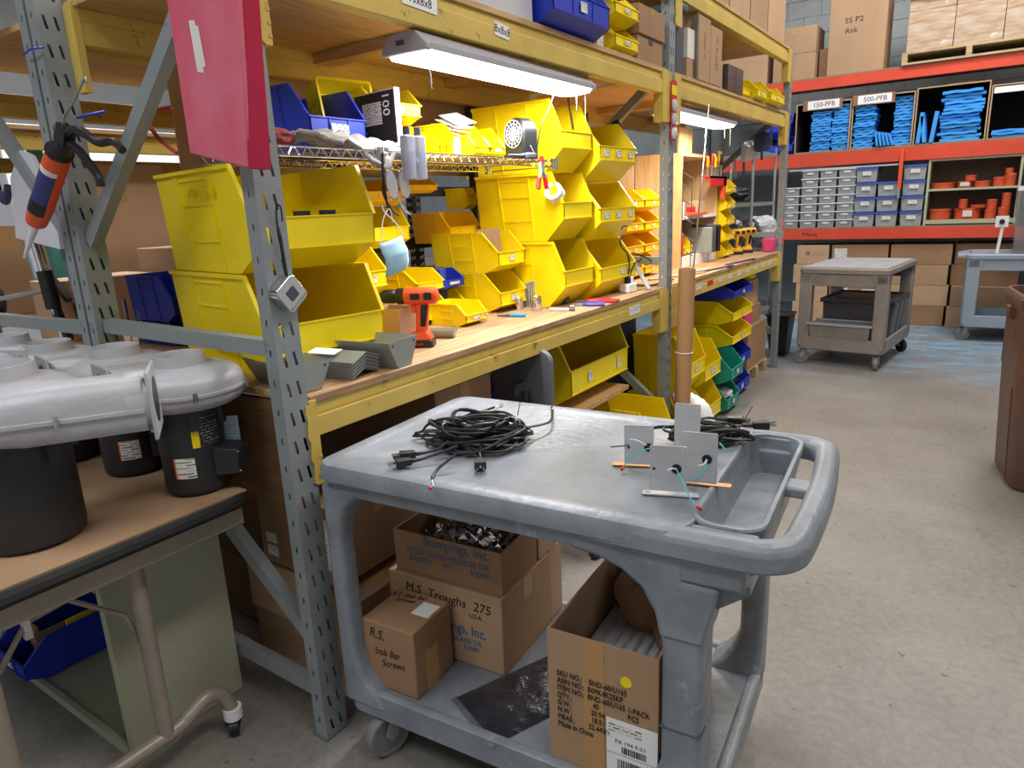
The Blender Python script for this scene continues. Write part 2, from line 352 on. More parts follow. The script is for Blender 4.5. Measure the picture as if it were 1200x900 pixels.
tag(put('back_board', B(-.948, -.942, .35, 2.44, 1.62, 2.03), 'brownboard'), 'brown hardboard panel across the back above the nearest bench', 'board')
# labels on the beams
def card(parent, name, x, y, z, w, h, s=None, size=.03, mat='paper', ink='print', face='x', dx=.0015, rot=0):
    if face == 'x':
        o = put(name, MB().box(0, dx, -w/2, w/2, -h/2, h/2), mat, parent, (x, y, z), (R_(rot), 0, 0))
        if s: text('lettering', s, size, ink, o, (dx+.0002, 0, 0), FX)
    else:
        o = put(name, MB().box(-w/2, w/2, -dx, 0, -h/2, h/2), mat, parent, (x, y, z), (0, R_(rot), 0))
        if s: text('lettering', s, size, ink, o, (0, -dx-.0002, 0), FY)
    return o
card(BEAMS['nm'], 'beam_label', .001, .985, 2.018, .085, .042, '8x8x8', .036, rot=-4)
card(BEAMS['nm'], 'beam_label', .001, .575, 2.028, .15, .042, '10x8x8', .034, rot=-2)
card(BEAMS['nb'], 'beam_label', .001, 2.05, .93, .13, .045, None, mat='card', rot=0)
for k in range(10): 
    card(BEAMS['sb'], 'beam_label', .001, 2.78+k*.205, .935, .10, .032, None, mat='red' if k == 2 else 'card', rot=(-3, 2, 0, 1)[k % 4])['label'] = 'red tape strip on the beam' if k == 2 else 'white written label on the beam'
# ================================================================ bins and cartons
BM = {}
def bin_mesh(Lb, W, H, lip, lbar, big, hop=None):
    mb = MB(); t = .0035 if W < .25 else .005; tap = .03*W
    def yo(z): return W/2 - tap*(1-z/H)
    xl = hop*Lb if hop else (.88*Lb if big else .78*Lb)
    prof = [(.0+.03*Lb, 0), (.80*Lb, 0), (Lb, lip-lbar), (Lb, lip), (xl, H), (0, H)]
    n = len(prof)
    for s in (-1, 1):
        vs = [(x, s*yo(z), z) for x, z in prof]+[(x, s*(yo(z)-t), z) for x, z in prof]
        mb.add(vs, [tuple(range(n)), tuple(range(2*n-1, n-1, -1))]+[(i, (i+1) % n, (i+1) % n+n, i+n) for i in range(n)])
        r = .006 if W < .25 else .011   # rolled rim
        for (xa, za), (xb, zb) in (((0, H), (xl, H)), ((xl, H), (Lb, lip))):
            a = Vector((xa, s*yo(za), za)); b = Vector((xb, s*yo(zb), zb)); nrm = Vector((-(zb-za), 0, xb-xa)).normalized()
            mb.hexa([a-nrm*r, b-nrm*r, b-nrm*r+Vector((0, s*r*.7, 0)), a-nrm*r+Vector((0, s*r*.7, 0)), a, b, b+Vector((0, s*r*.7, 0)), a+Vector((0, s*r*.7, 0))])
        rb = t*.8   # ribs standing proud of the side
        def rib(x0, z0, x1, z1, wd):
            a = Vector((x0, s*yo(z0), z0)); b = Vector((x1, s*yo(z1), z1)); d = (b-a).normalized(); q = Vector((-d.z, 0, d.x))*wd/2
            o = Vector((0, s*rb, 0)); mb.hexa([a-q, a+q, b+q, b-q, a-q+o, a+q+o, b+q+o, b-q+o])
        rib(.27*Lb, H*.97, .33*Lb, H*.03, .006 if big else .004); rib(.62*Lb, H*.97, .66*Lb, H*.03, .006 if big else .004)
        rib(.285*Lb, H*.66, .64*Lb, H*.66, .004); rib(.285*Lb, H*.9, .62*Lb, H*.9, .004); rib(.30*Lb, H*.3, .65*Lb, H*.3, .003)
    def quad(p, q):  # plate between two (x,z) points across the width
        (xa, za), (xb, zb) = p, q; d = Vector((xb-xa, 0, zb-za)).normalized(); nn = Vector((-d.z, 0, d.x))*t
        a0 = Vector((xa, -yo(za), za)); a1 = Vector((xa, yo(za), za)); b0 = Vector((xb, -yo(zb), zb)); b1 = Vector((xb, yo(zb), zb))
        mb.hexa([a0, a1, b1, b0, a0+nn, a1+nn, b1+nn, b0+nn])
    quad((0, H), (.03*Lb, 0)); quad((.03*Lb, 0), (.80*Lb, 0)); quad((.80*Lb, 0), (Lb, lip-lbar)); quad((Lb, lip-lbar), (Lb, lip))
    mb.box(Lb-.001, Lb+.004, -W/2, W/2, lip-.004, lip); mb.box(Lb-.001, Lb+.004, -yo(lip-lbar), yo(lip-lbar), lip-lbar, lip-lbar+.004)
    if not big:
        for k in (-1/6, 1/6): mb.box(Lb, Lb+.003, W*k-.0015, W*k+.0015, lip-lbar, lip)
    mb.box(-.006, 0, -W/2, W/2, H-.012, H)
    return mb.mesh('storage_bin', 30)
CM = {}
def bin_(label, xf, y0, y1, z, Lb, H, col='yellow', lip=None, lbar=None, rz=0, cards=(0,), group=None, big=False, rot=None, loc=None, cw=None, hop=None):
    W = y1-y0; lip = lip or H*.52; lbar = lbar or min(.09, H*.33)
    k = (round(Lb, 3), round(W, 3), round(H, 3), col, lip, lbar, big, hop)
    if k not in BM: BM[k] = bin_mesh(Lb, W, H, lip, lbar, big, hop)
    o = put('storage_bin', BM[k], col if not BM[k].materials else None, None, loc or (xf-Lb, (y0+y1)/2, z), rot or (0, 0, rz))
    for c in cards:
        cw_ = cw or min(W*.2, .06); q = (round(cw_, 3), round(lbar, 3))
        if q not in CM: CM[q] = B(0, .0012, -cw_/2, cw_/2, -lbar*.22, lbar*.22).mesh('label_card'); CM[q].materials.append(K['card'])
        put('label_card', CM[q], None, o, (Lb+.0042, c*W, lip-lbar/2))
    return tag(o, label, 'bin', group)
def carton(label, x0, y0, z0, w, d, h, mat='carton', rz=0, tape='x', labels=(), group=None, seams=True, name='carton', cat='box', rot=None, tapemat='tape'):
    # x0, y0, z0: corner nearest the origin; labels: (face, a, b, w, h)
    o = put(name, MB().box(0, w, 0, d, 0, h), mat, None, (x0, y0, z0), rot or (0, 0, rz), bev=min(.004, h*.02))
    if tape:
        m = MB(); tw = .025
        if tape == 'x':    # strip along x over the top and down both ends
            m.box(-.001, w+.001, d/2-tw, d/2+tw, h, h+.0008).box(w, w+.0010, d/2-tw, d/2+tw, h*.72, h+.0008).box(-.0010, 0, d/2-tw, d/2+tw, h*.72, h+.0008)
        else:
            m.box(w/2-tw, w/2+tw, -.001, d+.001, h, h+.0008).box(w/2-tw, w/2+tw, -.0010, 0, h*.72, h+.0008).box(w/2-tw, w/2+tw, d, d+.001, h*.72, h+.0008)
        put('tape', m, tapemat, o)
    for f, a, b, lw, lh in labels:
        if f == 'x': q = MB().box(w, w+.0015, a, a+lw, b, b+lh)
        elif f == 'y': q = MB().box(a, a+lw, -.0015, 0, b, b+lh)
        else: q = MB().box(a, a+lw, b, b+lh, h, h+.0015)
        put('paper_label', q, 'card', o)
    return tag(o, label, cat, group)
# ---- big bins at the near end of the bench
A_ = 'big yellow bins stacked at the near end of the bench'
for z, lb in ((.995, 'big yellow bin at the bottom of the stack right behind the nearest post'), (1.297, 'big yellow bin on top of the stack right behind the nearest post')):
    o = bin_(lb, 0, 0, .41, z, .60, .300, lip=.155, lbar=.09, cards=(), group=A_, big=True, hop=.87, loc=(-.798, .389, z), rot=(0, 0, R_(-9)))
    text('embossed_lettering', 'AkroBins', .045, 'yellow', o, (.33, -.2115, .235 if z > 1.2 else .08), (R_(88), 0, 0), .0025)
    if z > 1.2:
        for dy in (-.04, .045): put('black_clip', B(0, .014, -.024+dy, .024+dy, 0, .022), 'black', o, (.578, 0, .146))
# ================================================================ utility cart in front
CZ = .86
cart = thing('utility_cart', 'large grey plastic utility cart in the foreground with cords and metal plates on top', 'cart', (.075, -.055, 0), R_(4.5))
def cart_top():
    # outline with rounded corners, top skin, rolled apron, handle loop cut-outs and tool tray
    bm = bmesh.new()
    return bm
Lc, Wc = 1.145, .675
def ringsweep(mb, loops):   # loops: list of equal-length closed point loops -> skin
    n = len(loops[0]); b = len(mb.v)
    for lp in loops: mb.v += [tuple(p) for p in lp]
    for i in range(len(loops)-1):
        for k in range(n): mb.f.append((b+i*n+k, b+i*n+(k+1) % n, b+(i+1)*n+(k+1) % n, b+(i+1)*n+k))
    return b, n
top = MB()
xt = .94   # the deck ends here and the tray begins
def loop(x0, x1, y0, y1, r, z): return [(p[0], p[1], z) for p in rrpts(x0, x1, y0, y1, r, 6)]
# deck slab with stepped edge: apron, rolled lip, flat shelf with raised panel edge
b, n = ringsweep(top, [loop(.02, xt+.0, .02, Wc-.02, .05, CZ-.085), loop(.012, xt, .012, Wc-.012, .05, CZ-.05), loop(0, xt, 0, Wc, .055, CZ-.045), loop(0, xt, 0, Wc, .055, CZ-.018), loop(.006, xt, .006, Wc-.006, .052, CZ-.005), loop(.018, xt, .018, Wc-.018, .045, CZ), loop(.05, xt, .05, Wc-.05, .03, CZ), loop(.055, xt, .055, Wc-.055, .03, CZ-.003)])
top.f.append(tuple(b+7*n+k for k in range(n))); top.f.append(tuple(b+k for k in range(n))[::-1])
put('top_shelf', top, 'cartgrey', cart)
# sides of the handle end: thick rails running from the deck to the grip bar
def sweep_rail(pts, w, h, name='handle', mat='cartgrey'):
    mb = MB(); sec = [(-w/2, -h*.5), (w/2, -h*.5), (w/2, h*.22), (w*.25, h*.5), (-w*.25, h*.5), (-w/2, h*.22)]
    loops = []
    P = [Vector(p) for p in pts]
    for i, p in enumerate(P):
        t = (P[min(i+1, len(P)-1)]-P[max(i-1, 0)]); t.z = 0; t.normalize(); s = Vector((t.y, -t.x, 0))
        loops.append([p+s*a+Vector((0, 0, c)) for a, c in sec])
    b, n = ringsweep(mb, loops); mb.f.append(tuple(b+k for k in range(n))[::-1]); mb.f.append(tuple(b+(len(P)-1)*n+k for k in range(n)))
    return put(name, mb, mat, cart, bev=.006)
hp = [(.30, .08, CZ-.045), (.55, .058, CZ-.040), (.72, .034, CZ-.032), (.82, .0265, CZ-.029), (.9, .026, CZ-.029), (Lc-.13, .026, CZ-.029), (Lc-.075, .030, CZ-.028), (Lc-.038, .055, CZ-.026), (Lc-.022, .11, CZ-.022), (Lc-.012, Wc/2, CZ-.018), (Lc-.022, Wc-.11, CZ-.022), (Lc-.038, Wc-.055, CZ-.026), (Lc-.075, Wc-.030, CZ-.028), (Lc-.13, Wc-.026, CZ-.029), (.88, Wc-.030, CZ-.03), (.75, Wc-.040, CZ-.034), (.55, Wc-.058, CZ-.040), (.30, Wc-.08, CZ-.045)]
def smooth(pts, n=6):
    P = [Vector(p) for p in pts]; o = []
    for i in range(len(P)-1):
        p0, p1, p2, p3 = P[max(i-1, 0)], P[i], P[i+1], P[min(i+2, len(P)-1)]
        for k in range(n):
            t = k/n; o.append(.5*((2*p1)+(p2-p0)*t+(2*p0-5*p1+4*p2-p3)*t*t+(3*p1-p0-3*p2+p3)*t**3))
    o.append(P[-1]); return o
hp = smooth(hp, 4)
sweep_rail(hp, .052, .055)
# tool tray: rounded tub between deck and handle, with a bridge to the grip
tr = MB(); x0, x1, y0, y1 = .932, 1.062, .062, Wc-.05
def sk(z, e): return loop(x0+e, x1-e, y0+e, y1-e, .05-max(0, e)*.8, z)
b, n = ringsweep(tr, [sk(CZ-.11, .012), sk(CZ-.004, -.006), sk(CZ, -.004), sk(CZ, .004), sk(CZ-.004, .005), sk(CZ-.098, .018)])
tr.f.append(tuple(b+5*n+k for k in range(n))); tr.f.append(tuple(b+k for k in range(n))[::-1])
put('tool_tray', tr, 'cartgrey', cart)
put('handle_bridge', MB().box(1.058, Lc-.03, Wc/2-.03, Wc/2+.03, CZ-.03, CZ-.006), 'cartgrey', cart, bev=.006)
for ya, yb in ((.02, .07), (Wc-.07, Wc-.02)): put('side_skirt', MB().box(.90, 1.045, ya, yb, CZ-.112, CZ-.035), 'cartgrey', cart, bev=.008)
# strip where the rail meets the deck at the tray's two ends
for ya, yb in ((.045, .062), (Wc-.062, Wc-.045)): put('tray_rim', MB().box(.93, 1.06, ya, yb, CZ-.04, CZ-.006), 'cartgrey', cart, bev=.004)
# legs: hollow moulded columns flaring out under the deck and into the lower shelf
def leg(x, y, wx, wy, fx, fy, z0=.17, z1=.79, m='cartgrey', flare=.09, up=True):
    mb = MB(); loops = []
    for z, e in ((z0, .09), (z0+.03, .075), (z0+.055, .045), (z0+.09, .02), (z0+.15, 0), (z1-.15, 0), (z1-.085, .012), (z1-.045, .035), (z1-.015, flare*.8), (z1, flare)):
        xa, xb = (x, x+wx+e) if fx > 0 else (x-wx-e, x); ya, yb = (y, y+wy+e*.25) if fy > 0 else (y-wy-e*.25, y)
        loops.append([(p[0], p[1], z) for p in rrpts(xa, xb, ya, yb, .018, 4)])
    b, n = ringsweep(mb, loops); mb.f.append(tuple(b+k for k in range(n))[::-1]); mb.f.append(tuple(b+(len(loops)-1)*n+k for k in range(n)))
    return put('leg', mb, m, cart)
leg(.004, .016, .052, .060, 1, 1); leg(.004, Wc-.022, .05, .08, 1, -1)
leg(.972, .022, .082, .10, -1, 1, flare=.02, z1=.74); leg(1.0, Wc-.022, .06, .10, -1, -1, flare=.03, z1=.74)
gp = [(.70, CZ-.06), (.70, CZ-.087), (.76, CZ-.096), (.81, CZ-.112), (.85, CZ-.140), (.875, CZ-.18), (.888, CZ-.24), (.974, CZ-.24), (1.0, CZ-.112), (.93, CZ-.112), (.93, CZ-.06)]
put('leg_gusset', MB().prism(gp, 'y', .016, .135), 'cartgrey', cart, bev=.008)
# end apron under the tray
put('end_apron', MB().prism([(.90, CZ-.108), (.90, CZ-.17), (.99, CZ-.17), (1.05, CZ-.125), (1.05, CZ-.108)], 'y', .05, Wc-.05), 'cartgrey', cart)
# joint rings on the near right leg
for z in (.66, .41): put('joint_line', MB().box(.889, .974, .0195, .06, z, z+.003), 'darkgrey', cart, bev=.001)
ls = MB()
def l2(e, z, r=.05): return loop(0.004+e, 1.0-e, .022+e, Wc-.022-e, r, z)
b, n = ringsweep(ls, [l2(.01, .13), l2(0, .135), l2(0, .205), l2(.006, .210), l2(.02, .210), l2(.026, .206), l2(.03, .200)])
ls.f.append(tuple(b+6*n+k for k in range(n))); ls.f.append(tuple(b+k for k in range(n))[::-1])
put('lower_shelf', ls, 'cartgrey', cart)
def caster(par, x, y, z, r=.062, yaw=0, wmat='wheelgrey', fmat='galv', wd=.034, name='caster'):
    c = put(name, MB().box(-.035, .035, -.028, .028, z-.006, z).bar((0, -.024, z-.004), (-.022, -.024, r), .004, .034, (1, 0, 0)).bar((0, .024, z-.004), (-.022, .024, r), .004, .034, (1, 0, 0)).cyl((-.022, -.028, r), (-.022, .028, r), .008, n=10), fmat, par, (x, y, 0), (0, 0, yaw))
    prof = [(r*.25, -wd*.32), (r*.8, -wd*.32), (r*.8, -wd/2), (r*.96, -wd/2), (r, -wd*.3), (r, wd*.3), (r*.96, wd/2), (r*.8, wd/2), (r*.8, wd*.32), (r*.25, wd*.32)]
    put('wheel', MB().lathe(prof, (-.022, 0, r), 28, Matrix.Rotation(R_(90), 4, 'X')), wmat, c)
    return c
caster(cart, .12, .075, .14, yaw=R_(70)); caster(cart, .12, Wc-.08, .14, yaw=R_(30)); caster(cart, .9, .075, .14, yaw=R_(50)); caster(cart, .93, Wc-.075, .14, yaw=R_(10), wmat='rubber')
CW = cart.matrix_basis.copy()
def onc(x, y, z=CZ): return (.075+x*math.cos(R_(4.5))-y*math.sin(R_(4.5)), -.055+x*math.sin(R_(4.5))+y*math.cos(R_(4.5)), z)

CR = R_(4.5)
def cpos(o, rz=0): # place a world object in the cart's frame
    x, y, z = o.location; o.location = onc(x, y, z); o.rotation_euler[2] += CR; return o
# cartons on the lower shelf
b1 = cpos(carton('small kraft carton hand-lettered R.S. Stab Bar Screws on the cart shelf', .055, .06, .2005, .172, .168, .2, 'carton2', tape=None, labels=(('z', .11, .075, .055, .06),)))
put('tape', B(.172, .1728, .045, .10, .0, .12), 'tape', b1)
text('handwriting', 'R.S.', .042, 'print', b1, (.050, -.0008, .165), (R_(90), R_(4), 0), sx=.8, shear=.2)
text('handwriting', 'Stab Bar', .030, 'print', b1, (.080, -.0008, .115), (R_(90), R_(-3), 0), sx=.85, shear=.2)
text('handwriting', 'Screws', .030, 'print', b1, (.098, -.0008, .085), (R_(90), R_(-6), 0), sx=.9, shear=.2)
text('handwriting', 'R.S. Stab Bar\nScrews', .024, 'print', b1, (.055, .13, .2008), (0, 0, R_(8)), sx=.9, shear=.2)
put('flap_edge', B(.05, .12, .015, .017, .2, .202), 'carton', b1, (0, 0, 0), (0, 0, R_(-20)))
b2 = cpos(carton('wide carton marked M.S Troughs 275 behind the small screws carton', .0, .245, .2005, .385, .29, .237, 'carton', tape='x'))
text('handwriting', 'M.S  Troughs  275', .04, 'print', b2, (.205, -.0008, .195), (R_(90), R_(1.5), 0), sx=.98, shear=.15)
text('lettering', 'U.S.A.', .018, 'print', b2, (.30, -.0008, .162), FY)
text('lettering', 'Stampings, Inc.', .044, 'bprint', b2, (.225, -.001, .112), FY, .0008, sx=.82)
text('lettering', 'W225 N6328 VILLAGE DR.\nSUSSEX     WI      53089', .023, 'bprint', b2, (.20, -.0008, .066), FY, sx=.9)
def open_box(label, x, y, z, w, d, h, mat, flaps=0, t=.005):
    mb = MB().box(0, w, 0, d, 0, t).box(0, t, 0, d, t, h).box(w-t, w, 0, d, t, h).box(t, w-t, 0, t, t, h).box(t, w-t, d-t, d, t, h)
    return tag(put('open_carton', mb, mat, None, (x, y, z)), label, 'box')
b3 = cpos(open_box('open carton marked Stampings, Inc. full of shiny clips, on top of the troughs carton', .02, .262, .439, .36, .20, .125, 'carton2'))
text('lettering', 'Stampings, Inc.', .042, 'bprint', b3, (.215, -.001, .108), FY, .0008, sx=.88)
text('lettering', 'W225 N6328 VILLAGE DR.\nSUSSEX     WI         53089', .026, 'bprint', b3, (.185, -.0008, .058), FY, sx=.95)
rr = random.Random(4)
clipm = MB().box(-.02, .02, -.010, .010, 0, .0015).box(-.02, -.0185, -.010, .010, 0, .022).box(.0185, .02, -.010, .010, 0, .014).mesh('metal_clip'); clipm.materials.append(K['chrome'])
for i in range(62):
    c_ = put('metal_clip', clipm, None, None, (.125+rr.random()*.23, .285+rr.random()*.155, .525+rr.random()*.035), (rr.uniform(-1.2, 1.2), rr.uniform(-1.2, 1.2), rr.uniform(0, 6.28)))
    cpos(c_); tag(c_, 'shiny bent metal clip in the heap inside the open carton', 'clip', 'metal clips in the open carton')
b4 = cpos(carton('plain carton behind the open clip carton on the cart shelf', .03, .475, .439, .35, .12, .15, 'carton3', tape='y'))
cpos(carton('pale carton at the far side of the cart shelf under the plain one', .02, .54, .2005, .36, .085, .237, 'carton3', tape=None))
# the big open carton with the print
b5 = cpos(open_box('tall open carton printed SKU NO. BND-60/U165 with a yellow dot', .625, .045, .2005, .255, .46, .345, 'carton', t=.006))
put('tape', B(.085, .135, -.0012, 0, 0, .345), 'tape', b5)
tx = 'SKU NO.:    BND-60/U165\nASIN NO.:  B09K4K25KF\nITEM NO.:  BND-60/U165 1-PACK\nQTY.:            40                PCS\nG.W.:           20.94\nN.W.:           18.51\nMEAS.:        22.44X9.\nMade in China'
text('lettering', tx, .020, 'print', b5, (.022, -.0022, .175), FY, .0005, sx=.74, align='LEFT')
put('yellow_dot', MB().cyl((0, 0, 0), (0, -.001, 0), .013, n=24), 'yellow', b5, (.185, -.0012, .27))
lb = put('shipping_label', B(0, .115, -.0026, -.0016, 0, .17), 'paper', b5, (.14, 0, .0))
text('lettering', 'PA 194 9-01', .014, 'print', lb, (.055, -.0028, .115), FY)
m_ = MB(); x_ = 0
rb = random.Random(3)
for z0, z1, x0_ in ((.088, .105, .035), (.03, .07, .025)):
    x_ = x0_
    while x_ < x0_+.055:
        w_ = rb.choice((.0008, .0016, .0024)); m_.box(x_, x_+w_, -.0031, -.0026, z0, z1); x_ += w_+rb.choice((.0008, .0016))
m_.box(.092, .11, -.0031, -.0026, .06, .075).box(.0, .115, -.0031, -.0026, .082, .0826)
put('bar_code', m_, 'print', lb)
put('fine_print', B(.005, .08, -.0029, -.0026, .135, .158), 'card', lb)
text('lettering', 'Made in China', .02, 'print', b5, (.2565, .33, .22), (R_(90), 0, R_(90)), .0004)
put('inner_flap', MB().hexa([(.02, .450, .20), (.235, .450, .20), (.235, .454, .20), (.02, .454, .20), (.02, .40, .36), (.22, .40, .37), (.22, .404, .37), (.02, .404, .36)]), 'carton2', b5)
tm = MB().box(0, .026, 0, .36, 0, .0012).box(0, .0012, 0, .36, 0, .014).box(.0248, .026, 0, .36, 0, .014).mesh('metal_trough'); tm.materials.append(K['troughmetal'])
for i in range(16):
    r_, c_ = divmod(i, 8)
    o = put('metal_trough', tm, None, None, (.637+c_*.0285, .075+.006*((i*5) % 4), .36+r_*.016+c_*.002))
    cpos(o); tag(o, 'pale metal channel, %s from left, %s layer in the tall open carton' % (ORD[c_], ('lower', 'upper')[r_]), 'channel', 'metal channels in the tall carton')
def crumple(label, loc, r, mat, seed, name='crumpled_paper', sz=(1, 1, 1), cat='paper'):
    bm = bmesh.new(); bmesh.ops.create_icosphere(bm, subdivisions=3, radius=1); q = random.Random(seed)
    ctr = [Vector((q.uniform(-1, 1), q.uniform(-1, 1), q.uniform(-1, 1))).normalized() for _ in range(16)]
    for v in bm.verts:
        d = max(v.co.normalized().dot(c) for c in ctr); v.co *= .62+.38*d**3+q.uniform(-.06, .06)
        v.co = Vector((v.co.x*sz[0], v.co.y*sz[1], v.co.z*sz[2]))*r
    me = bpy.data.meshes.new(name); bm.to_mesh(me); bm.free()
    return tag(put(name, me, mat, None, loc), label, cat)
K['kraft'] = M('kraft_packing_paper', '8f6a4a', .9, var=.12)
cpos(crumple('crumpled brown packing paper stuffed in the tall open carton', (.745, .375, .465), .085, 'kraft', 5, sz=(1.1, .7, 1.1)))
cpos(crumple('smaller wad of brown packing paper behind the channels', (.83, .30, .44), .05, 'kraft', 9, sz=(.8, 1.2, .9)))
# clear pouch with dark contents
pm = MB(); 
def pouch(w, d, h, nx=14, ny=18, seed=1, am=.004):
    q = random.Random(seed); vs = []; fs = []
    for s in (0, 1):
        for i in range(nx+1):
            for j in range(ny+1):
                u, v = i/nx, j/ny; e = min(u, 1-u, .5)*min(v, 1-v, .5)*4
                z = (h*min(1, e*3)**.5+q.uniform(-am, am)*min(1, e*6)) if s else .001
                vs.append(((u-.5)*w, (v-.5)*d, max(.0012 if s else .001, z)))
    n = (nx+1)*(ny+1)
    for s in (0, 1):
        for i in range(nx):
            for j in range(ny):
                a = s*n+i*(ny+1)+j; fs.append((a, a+ny+1, a+ny+2, a+1))
    return MB().add(vs, fs)
K['bagfilm'] = M('smoky_plastic_film', '33343c', .12, var=.3, scale=14, bump=.3, spec=.9)
K['clearfilm'] = M('clear_plastic_film', 'dfe4ea', .1, trans=.9, var=0)
o = cpos(put('plastic_pouch', pouch(.20, .30, .016, am=.006), 'bagfilm', None, (.47, .20, .2015), (0, 0, R_(-28))))
tag(o, 'flat clear plastic pouch of dark parts lying on the cart shelf', 'bag')
put('sealed_edge', pouch(.205, .02, .002, 6, 3, 2, .001), 'clearfilm', o, (0, -.155, 0))
# power cords on the cart top
K['cord'] = M('black_cord', '1d1d20', .38, var=.1)
K['teal'] = M('teal_wire', '3fb3bd', .5); K['copper'] = M('copper_strip', 'c99a66', .4, metal=.5)
def cordpile(label, cx, cy, rx, ry, n, seed, plugs, parts=True, hmax=.05, rz=0):
    t = thing('power_cord_bundle', label, 'cord', onc(cx, cy, CZ), CR+rz); q = random.Random(seed)
    for k in range(n):   # each hank: several stretched loops of one cord
        pts = []; a0 = q.uniform(-.35, .35); ox, oy = q.uniform(-rx*.25, rx*.25), q.uniform(-ry*.3, ry*.3); lx = rx*q.uniform(.5, .98); ly = ry*q.uniform(.2, .72); z0 = .006+hmax*k/n*.7
        turns = 3; N = 22*turns
        for i in range(N):
            a = 2*math.pi*i/22; w_ = 1+.10*math.sin(i*.7+k)+q.uniform(-.02, .02)
            x = lx*w_*math.cos(a+.1*math.sin(i*.13)); y = ly*w_*math.sin(a)*(1+.2*math.sin(i*.31+k))
            pts.append((ox+x*math.cos(a0)-y*math.sin(a0), oy+x*math.sin(a0)+y*math.cos(a0), max(.0045, z0+.012*math.sin(i*.41+k*1.7)+.007*math.sin(a*2+k))))
        put('cord', MB().tube(pts, .0036, 6), 'cord', t)
    return t
def plug(parent, x, y, z, yaw, kind='plug', pitch=0):
    p = put('plug', MB().hexa([(-.020, -.009, -.008), (.018, -.014, -.010), (.018, .014, -.010), (-.020, .009, -.008), (-.020, -.009, .008), (.018, -.014, .010), (.018, .014, .010), (-.020, .009, .008)]).tube([(-.045, 0, 0), (-.02, 0, 0)], [.004, .0065], 8), 'cord', parent, (x, y, z), (0, pitch, yaw), bev=.002)
    put('prong', MB().box(.018, .036, -.008, -.0065, -.003, .003).box(.018, .036, .0065, .008, -.003, .003).cyl((.018, 0, .006), (.038, 0, .006), .0022, n=8), 'chrome', p)
    return p
def wire(parent, pts, r, mat, name='wire'): return put(name, MB().tube(pts, r, 6), mat, parent)
def smooth(pts, n=6):
    P = [Vector(p) for p in pts]; o = []
    for i in range(len(P)-1):
        p0, p1, p2, p3 = P[max(i-1, 0)], P[i], P[i+1], P[min(i+2, len(P)-1)]
        for k in range(n):
            t = k/n; o.append(.5*((2*p1)+(p2-p0)*t+(2*p0-5*p1+4*p2-p3)*t*t+(3*p1-p0-3*p2+p3)*t**3))
    o.append(P[-1]); return o
t = cordpile('large tangled bundle of black power cords on the left of the cart top', .31, .28, .155, .125, 11, 3, 2, rz=.55, hmax=.085)
def loc_of(t, x, y, z):  # cart coords -> local coords of t
    return t.matrix_basis.inverted() @ Vector(onc(x, y, z))
for (x, y, yaw, fx, fy) in ((.222, .108, -2.35, .29, .19), (.245, .062, -2.2, .33, .17), (.42, .13, -1.0, .36, .24), (.36, .34, .9, .30, .26)):
    l = loc_of(t, x, y, CZ+.012); plug(t, l.x, l.y, l.z, yaw-.55)
    a = Vector((math.cos(yaw-.55), math.sin(yaw-.55), 0)); e = loc_of(t, fx, fy, CZ+.03)
    put('cord', MB().tube(smooth([l-a*.045, l-a*.075+Vector((0, 0, .004)), e], 6), .0036, 6), 'cord', t)
for k, (pts) in enumerate((((.36, .12, .03), (.345, .07, .012), (.352, .035, .006), (.362, .018, .005)), ((.42, .36, .03), (.44, .45, .02), (.40, .55, .01), (.375, .60, .006)), ((.22, .40, .03), (.20, .50, .012), (.20, .56, .006)))):
    P = [loc_of(t, x, y, CZ+z) for x, y, z in pts]
    put('cord', MB().tube(smooth(P), .0036, 6), 'cord', t); d = (P[-1]-P[-2]).normalized()
    for s, mt in ((-.003, 'teal'), (.003, 'white')): wire(t, smooth([P[-1], P[-1]+d*.02+Vector((s, s, 0)), P[-1]+d*.035+Vector((s*2, 0, 0))], 4), .0014, mt)
    put('terminal', MB().tube([P[-1]+d*.035, P[-1]+d*.047], .0034, 8), 'red', t)
put('twist_tie', MB().tube([loc_of(t, .36, .42, CZ+.04), loc_of(t, .37, .44, CZ+.12)], .0012, 5), 'cord', t)
# four upright steel plates with folded feet
def plate(label, x, y, rz, w, h, foot, copper=None, grom=None, lean=0, wires=()):
    t = thing('mounting_plate', label, 'metal plate', onc(x, y, CZ+.0005), CR+rz); t.rotation_euler[0] = lean
    pts = rrpts(0, w, .006, h, .004, 2); mb = MB().prism(pts, 'y', 0, .0016)
    put('upright_face', mb, 'steel', t, bev=.0004)
    put('foot_flange', MB().prism(rrpts(foot[0], foot[1], 0, .020, .003, 2), 'z', 0, .002), copper or 'steel', t, (0, .001 if copper else -.012, 0))
    hl = MB()
    for hx, hz in ((.008, h-.008), (w-.008, h-.008), (.008, .03), (w-.008, .03)): hl.cyl((hx, -.0004, hz), (hx, .0002, hz), .0016, n=8)
    put('screw_hole', hl, 'white', t)
    put('slot_hole', MB().box(foot[0]+.006, foot[0]+.016, -.004, -.001, .002, .0022), 'print', t)
    if grom:
        gx, gz = grom; put('grommet', MB().lathe([(.004, -.003), (.0105, -.003), (.0105, .001), (.004, .001)], (gx, -.0006, gz), 18, Matrix.Rotation(R_(90), 4, 'X')), 'black', t)
        put('small_hole', MB().cyl((gx-.045 if gx > .045 else gx+.035, -.0006, gz-.002), (gx-.045 if gx > .045 else gx+.035, .0002, gz-.002), .003, n=10), 'print', t)
    for mt, pts in wires: wire(t, smooth(pts), .0016, mt)
    return t
